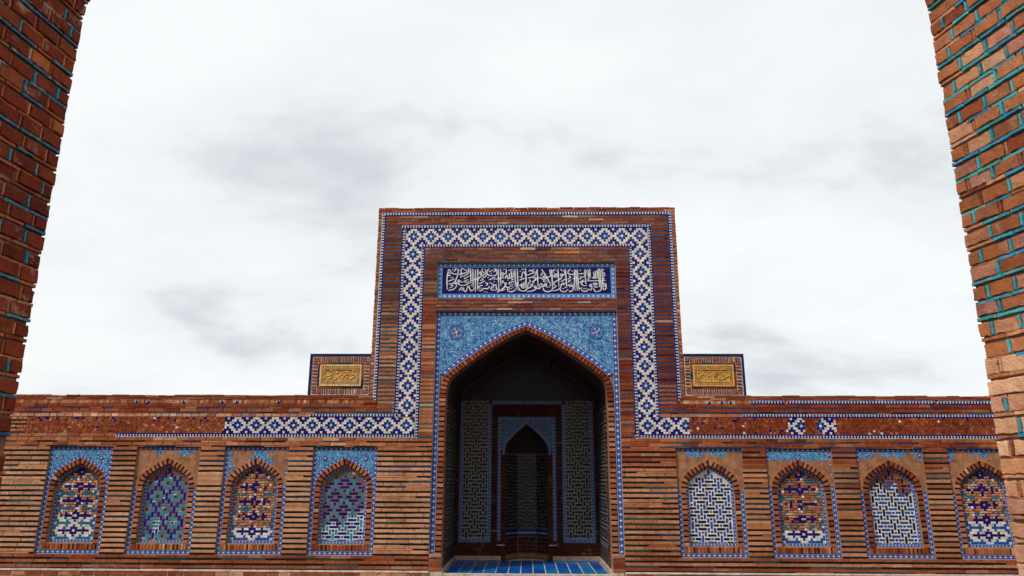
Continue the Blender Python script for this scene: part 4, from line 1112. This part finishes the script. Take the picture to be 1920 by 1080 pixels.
for s_ in (-1, 1):
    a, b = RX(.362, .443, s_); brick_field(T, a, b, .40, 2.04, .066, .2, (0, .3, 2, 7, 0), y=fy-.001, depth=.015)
    g = Geo(); a, b = RX(.37, .50, s_); slab(g, a, b, BY-.05, BY-.015, .545, .56, (0.6, 0.58, 0.56)); T.part('ledge', g, STONE)
for k in T.pieces:                            # inner niche bricks tinted darker, shade put into their colour
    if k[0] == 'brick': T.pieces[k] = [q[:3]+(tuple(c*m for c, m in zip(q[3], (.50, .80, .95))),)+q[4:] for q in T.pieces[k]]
T.build()

# ------------------------------------------------------------------ parapet blocks with carved plaques
PR = [[(310,490),(330,530),(450,532),(550,482),(592,420)], [(340,640),(400,600),(460,562)], [(580,600),(602,680),(540,742),(480,700)], [(600,542),(662,490)], [(680,582),(772,530)], [(668,710),(740,732),(800,672),(812,625)],
 [(900,500),(980,522),(1072,510),(985,540),(910,580),(900,650),(932,722),(1022,742),(1092,672),(1080,560)], [(920,472),(1052,430)], [(1098,560),(1132,592)], [(1110,640),(1200,662),(1312,612),(1402,562),(1482,540)], [(1216,690),(1226,742)], [(1258,700),(1276,742),(1302,690)], [(1380,690),(1432,732),(1472,680)], [(380,690),(440,702),(472,712)], [(840,735),(880,750)], [(840,545),(860,520)]]
DR = [(380,440),(440,440),(520,400),(545,420),(730,440),(820,420),(900,420),(940,438),(1120,432),(1190,430),(1160,420),(1370,420),(1400,436),(1230,530),(1290,522),(740,630),(1010,632),(330,722),(800,750)]
PL = [[(430,552),(530,522),(582,470)], [(510,402),(582,380)], [(720,442),(782,400)], [(640,662),(720,652),(822,562),(952,490)], [(1000,552),(1092,502),(1172,450)], [(1080,602),(1132,580)], [(1168,672),(1262,642),(1352,582),(1442,540)], [(1270,522),(1360,498),(1442,500)], [(1340,690),(1400,712),(1452,722)], [(1040,672),(1102,690)], [(850,602),(840,662),(882,722)], [(450,602),(520,642),(602,560)], [(490,722),(562,720),(612,660)], [(400,742),(452,690)], [(400,540),(370,600),(420,660)], [(700,560),(760,600)], [(980,440),(1060,410)], [(1300,400),(1380,380)], [(920,640),(980,600)]]
DL = [(560,380),(745,440),(780,452),(920,392),(1080,400),(1110,412),(1310,402),(1000,560),(1100,610),(1060,690),(340,602),(660,640),(1440,640),(680,380),(1190,520),(800,700),(960,690),(1280,600)]
def parapet(sgn, label, strokes, dots, frame_mix):
    x0, x1 = (PX(-3.295), PX(-2.372)) if sgn < 0 else (PX(2.372), PX(3.27))
    z0, z1 = WALL_TOP, 3.455
    T = Thing('parapet_block', label, 'parapet', ((x0+x1)/2, 0, z0), 'parapet blocks beside the portal')
    g = Geo(); slab(g, x0+.004, x1-.002, .012, .50, z0, z1-.004, (0.80, 0.72, 0.64)); T.part('block', g, MORTAR)
    xo, xi = (x0, x1) if sgn < 0 else (x1, x0)
    # navy glazed edge on top and outer side
    n = 5
    for k in range(n): T.piece('edge_tile', x0+(x1-x0)*(k+.5)/n, -.004, z1-.017, (x1-x0)/n-.002, .50, .034, jit((0.010, 0.022, 0.12), .3), GLAZE, 'tile')
    for k in range(4): T.piece('edge_tile', xo-sgn*.017, -.004, z0+(z1-.036-z0)*(k+.5)/4, .034, .50, (z1-.036-z0)/4-.002, jit((0.010, 0.022, 0.12), .3), GLAZE, 'tile')
    a0, a1 = (x0+.045, x1-.003) if sgn < 0 else (x0+.003, x1-.045)
    b0, b1 = z0+.012, z1-.046; bl = .082
    wts = (.1, 1, 6, 2, .3)
    n = 20; p = (a1-a0-2*bl)/n*1.0
    for k in range(n):
        for zc in (b0+bl/2, b1-bl/2): T.piece('brick', a0+bl+p*(k+.5), -.002+random.uniform(-.003, .003), zc, p*.56, .05, bl-.008, bcol(wts))
    m = 8; q = (b1-b0-2*bl)/m
    for k in range(m):
        for xc in (a0+bl/2, a1-bl/2): T.piece('brick', xc, -.002+random.uniform(-.003, .003), b0+bl+q*(k+.5), bl-.008, .05, q*.56, bcol(wts))
    for xc in (a0+bl/2, a1-bl/2):                     # mitred corners
        for zc in (b0+bl/2, b1-bl/2):
            for dx_, dz_, w, h in ((0, .026*(1 if zc < (b0+b1)/2 else -1), bl-.012, .022), (.026*(1 if xc < (a0+a1)/2 else -1), -.012*(1 if zc < (b0+b1)/2 else -1), .022, bl-.04), (-.012*(1 if xc < (a0+a1)/2 else -1), -.014*(1 if zc < (b0+b1)/2 else -1), .034, .026)):
                T.piece('brick', xc+dx_, -.002, zc+dz_, w, .05, h, bcol(wts))
    # flat bricks round the plaque
    c0, c1, d0, d1 = a0+bl+.002, a1-bl-.002, b0+bl+.002, b1-bl-.002; fw = .036
    for k in range(4):
        for zc in (d0+fw/2, d1-fw/2):
            w = (c1-c0)/4; dkk = random.random() < frame_mix
            T.piece('frame_brick', c0+w*(k+.5), .0, zc, w-.004, .05, fw-.004, (0.012, 0.05, 0.06) if dkk else bcol((.2, 2, 6, 2, 0)), GLAZE if dkk else BRICK, 'brick')
    for k in range(3):
        for xc in (c0+fw/2, c1-fw/2):
            h = (d1-d0-2*fw)/3; dkk = random.random() < frame_mix
            T.piece('frame_brick', xc, .0, d0+fw+h*(k+.5), fw-.004, .05, h-.004, (0.010, 0.025, 0.07) if dkk else bcol((.2, 3, 5, 1, .5)), GLAZE if dkk else BRICK, 'brick')
    # carved plaque
    e0, e1, h0, h1 = c0+fw, c1-fw, d0+fw, d1-fw
    sc_ = (0.74, 0.43, 0.12) if sgn > 0 else (0.80, 0.53, 0.22); scf = (0.56, 0.31, 0.06)
    g = Geo(); slab(g, e0, e1, .002, .05, h0, h1, scf); pq = T.part('carved_plaque', g, STONE, label='yellow sandstone plaque carved with flowing Persian script')
    w_, h_ = e1-e0, h1-h0; g = Geo(); r1, r2 = .075, .175
    def fr4(g, ra, rb, y0, y1, col):
        ax, az, bx, bz = w_*ra*.5, h_*ra, w_*rb*.5, h_*rb
        slab(g, e0+ax, e1-ax, y0, y1, h0+az, h0+bz, col); slab(g, e0+ax, e1-ax, y0, y1, h1-bz, h1-az, col)
        slab(g, e0+ax, e0+bx, y0, y1, h0+bz, h1-bz, col); slab(g, e1-bx, e1-ax, y0, y1, h0+bz, h1-bz, col)
    fr4(g, 0.0, .085, -.012, .006, sc_); fr4(g, .205, .235, -.012, .006, sc_)
    for k in range(30):                                # rope moulding
        for zc in (h0+h_*.145, h1-h_*.145):
            x = e0+w_*(.07+.86*k/29); v, f = prism([(x-.009, zc-.012), (x+.001, zc-.012), (x+.009, zc+.012), (x-.001, zc+.012)], -.010, .005); g.add(v, f, sc_)
    for k in range(11):
        for xc in (e0+w_*.072, e1-w_*.072):
            zc = h0+h_*(.2+.6*k/10); v, f = prism([(xc-.010, zc-.008), (xc+.010, zc), (xc+.010, zc+.008), (xc-.010, zc)], -.010, .005); g.add(v, f, sc_)
    T.part('moulding', g, STONE, parent=pq)
    g = Geo(); (zx0, zx1, zy0, zy1) = (190, 1630, 190, 900) if sgn > 0 else (170, 1610, 180, 890)
    mp_ = lambda u, v: (e0+(u-zx0)/(zx1-zx0)*w_, h1-(v-zy0)/(zy1-zy0)*h_)
    for ks, st in enumerate(strokes): stroke_geo(g, [mp_(*p_) for p_ in st], .0125, -.008-.00005*ks, .004, tuple(x*1.12 for x in sc_))
    for d in dots: x, z = mp_(*d); dot_geo(g, x, z, .0085, -.010, .004, tuple(x_*1.12 for x_ in sc_))
    T.part('lettering', g, STONE, parent=pq)
    T.build()
parapet(-1, 'stepped parapet block left of the portal with pale carved plaque in chipped dark frame', PL, DL, .5)
parapet(1, 'stepped parapet block right of the portal with golden carved plaque in red brick frame', PR, DR, .12)

# ------------------------------------------------------------------ the near archway the viewer stands under
T = Thing('brick_archway', 'near archway with rough bricks and turquoise glazed strips at both picture edges', 'archway', (0, -8.2, 0))
YF = -7.70; TH = 1.35; XL, XR = -2.28, 2.075; SL, SR = .07, .215; SPR = 3.92; APX = 6.3
def edge_half(sgn):
    w = (XR-XL)/2; pts = []
    for t in (0, .12, .25, .4, .55, .7, .85, 1.0):
        pts.append((w*(1-t**1.55)*1.0, SPR+(APX-SPR)*(1-(1-t)**1.75)))
    return pts
xm = (XL+XR)/2
halfR = [(xm+x, z) for x, z in edge_half(1)]; halfL = [(2*xm-x, z) for x, z in halfR]
far = [(XL, 0.0)]+halfL+halfR[::-1][1:]+[(XR, 0.0)]
mid_i = len(halfL)
def near_pt(p, d):
    s_ = SR if p[0] > xm else SL
    k = (p[0]-xm)/((XR-XL)/2)
    return (p[0]+s_*d*k*(1 if k > 0 else 1), p[1]+.10*d*max(0, (p[1]-SPR)/(APX-SPR)))
near = [near_pt(p, TH) for p in far]
g = Geo(); mo = (0.21, 0.115, 0.07)
n = len(far); back = .016
def inset(p):                                             # mortar lies behind the brick faces
    k = (p[0]-xm)/((XR-XL)/2); return (p[0]+back*(1 if k > 0 else -1)*min(1, abs(k)*3), p[1]+(back if p[1] > SPR else 0))
fi = [inset(p) for p in far]; ni = [inset(p) for p in near]
vv = [(x, YF-.01, z) for x, z in fi]+[(x, YF-TH, z) for x, z in ni]
g.add(vv, [(i, i+1, n+i+1, n+i) for i in range(n-1)], mo)
TOPZ, OUT = 7.4, 16.0
for yy, line, flip in ((YF-.01, fi, False), (YF-TH, ni, True)):
    for a, b in zip(line[1:-1], line[2:-1]):
        q = [(a[0], yy, a[1]), (b[0], yy, b[1]), (b[0], yy, TOPZ), (a[0], yy, TOPZ)]
        g.add(q, [(0, 1, 2, 3) if flip else (3, 2, 1, 0)], mo)
    for xe, sg in ((line[0][0], -1), (line[-1][0], 1)):
        q = [(xe, yy, 0), (sg*OUT, yy, 0), (sg*OUT, yy, TOPZ), (xe, yy, TOPZ)]; g.add(q, [(0, 1, 2, 3)], mo)
g.add([(-OUT, YF-.01, TOPZ), (OUT, YF-.01, TOPZ), (OUT, YF-TH, TOPZ), (-OUT, YF-TH, TOPZ)], [(0, 1, 2, 3)], mo)
T.part('mortar_body', g, MORTAR)
# reveal bricks, course by course (course frames follow the jamb and then the curve of the arch)
def reveal(side):
    line = ([(XL, 0.0)]+halfL) if side < 0 else ([(XR, 0.0)]+halfR)
    dense, ln = resample(line, 400); pitch = .0853; s_ = 0.0; row = 0
    def at(d):
        k = min(399, int(d/ln*400)); return dense[k], dense[min(400, k+1)]
    sp = SR if side > 0 else SL
    while s_ < ln-pitch:
        p, p2 = at(s_); tx, tz = p2[0]-p[0], p2[1]-p[1]; tl = math.hypot(tx, tz); tv = Vector((tx/tl, 0, tz/tl))
        kk = abs(p[0]-xm)/((XR-XL)/2)
        ey_out = 1 if side > 0 else -1
        if side > 0: ex = Vector((sp*kk, -1, 0))
        else: ex = Vector((sp*kk, 1, 0))
        ex = (ex - tv*ex.dot(tv)).normalized(); ez = tv; eyv = ez.cross(ex)
        fr = Matrix(((ex.x, eyv.x, ez.x, p[0]), (ex.y, eyv.y, ez.y, YF), (ex.z, eyv.z, ez.z, p[1]), (0, 0, 0, 1)))
        z = p[1]
        low = side > 0 and z < 2.05
        bh, shh = (.0640, .0193)
        depth_tot = TH*1.0
        # along-depth coordinate d: 0 at the far edge, growing towards the viewer
        d = random.uniform(-.001, .002); off = .075 if row % 2 else 0.0
        first = True
        Xc = lambda d0, d1: ((d0+d1)/2 if side > 0 else -(d0+d1)/2)
        while d < depth_tot:
            l_ = random.uniform(.122, .15)
            if first: l_ = (.135 if row % 2 else .075)*random.uniform(.85, 1.15); first = False
            if low and random.random() < .4: l_ *= 1.5
            d1 = min(depth_tot, d+l_)
            if side > 0:
                c = bcol((2.2, 5, 3.6, .5, .8)) if not low else bcol((4, 2.5, .6, 0, 6))
                if random.random() < .18: c = lerp(c, (0.50, 0.22, 0.17), .6)
            else:
                c = bcol((0, 1.2, 5, 5, 0)) if z > 2.9 else bcol((0, .5, 4, 7, 0))  # left pier bricks darkened in colour to imitate its unlit side
            dy = random.uniform(-.003, .004) + (random.uniform(0, .02) if random.random() < .07 else 0)
            hh = bh*random.uniform(.96, 1.03) if not low else bh*random.uniform(.98, 1.12)
            T.piece('brick', Xc(d+.003, d1-.003), dy, shh+bh/2, d1-d-.006, .11, hh, c, NEAR, 'near', fr)
            # upright joint: turquoise strip or a sliver of brick
            jw = .0135
            pv = (.80 if z > 2.2 else .25) if side > 0 else (.5 if z > 3.2 else .22)
            if d1 < depth_tot-.05:
                if random.random() < pv:
                    T.piece('glazed_strip', Xc(d1, d1+jw), random.uniform(-.003, .004), shh+bh/2, jw, .05, bh*.96, jit((0.04, 0.33, 0.38) if side > 0 else (0.02, 0.20, 0.27), .3), WORN, 'near', fr)
                else:
                    T.piece('brick', Xc(d1, d1+jw), random.uniform(.0, .006), shh+bh/2, jw*.9, .08, bh*.95, bcol((2, 5, 3, .5, 1)), NEAR, 'near', fr)
            d = d1+jw+.001
        # bed strip under the course
        d = random.uniform(.0, .003)
        while d < depth_tot:
            l_ = random.uniform(.09, .17); d1 = min(depth_tot, d+l_)
            ph = (.88 if z > 2.25 else .22) if side > 0 else ((.62 if z > 3.35 else .18) if z > 2.6 else .30)
            if d < .03 and random.random() < .35: ph = 0
            if random.random() < ph:
                cc = random.choice(((0.03, 0.30, 0.35), (0.04, 0.36, 0.38), (0.02, 0.22, 0.33), (0.015, 0.24, 0.42))) if side > 0 else random.choice(((0.015, 0.12, 0.15), (0.015, 0.17, 0.22), (0.012, 0.10, 0.20)))
                T.piece('glazed_strip', Xc(d, d1), random.uniform(-.003, .003), shh/2-.0005, d1-d-.003, .05, shh*.86, jit(cc, .2), WORN, 'near', fr)
            else:
                c = bcol((3, 5, 2, .3, 3)) if side > 0 else bcol((1, 5, 4, 1, .6))
                T.piece('brick', Xc(d, d1), random.uniform(.0, .006), shh/2, d1-d-.003, .08, shh*random.uniform(.82, .98), c, NEAR, 'near', fr)
            d = d1
        s_ += pitch; row += 1
reveal(1); reveal(-1)
# rank pieces by how near they are to the visible far edge so those become single parts
def rank(q):
    kind, ar, a, *_ = q
    cx, y, cz, w, d, h, fr = a
    wpos = fr @ Vector((cx, y, cz))
    v = 10-abs(wpos.y-YF)*6 if 1.0 < wpos.z < 4.4 else -10+wpos.y
    return (kind, v, a)+tuple(q[3:])
for k in T.pieces: T.pieces[k] = [rank(q) for q in T.pieces[k]]
T.build(300)
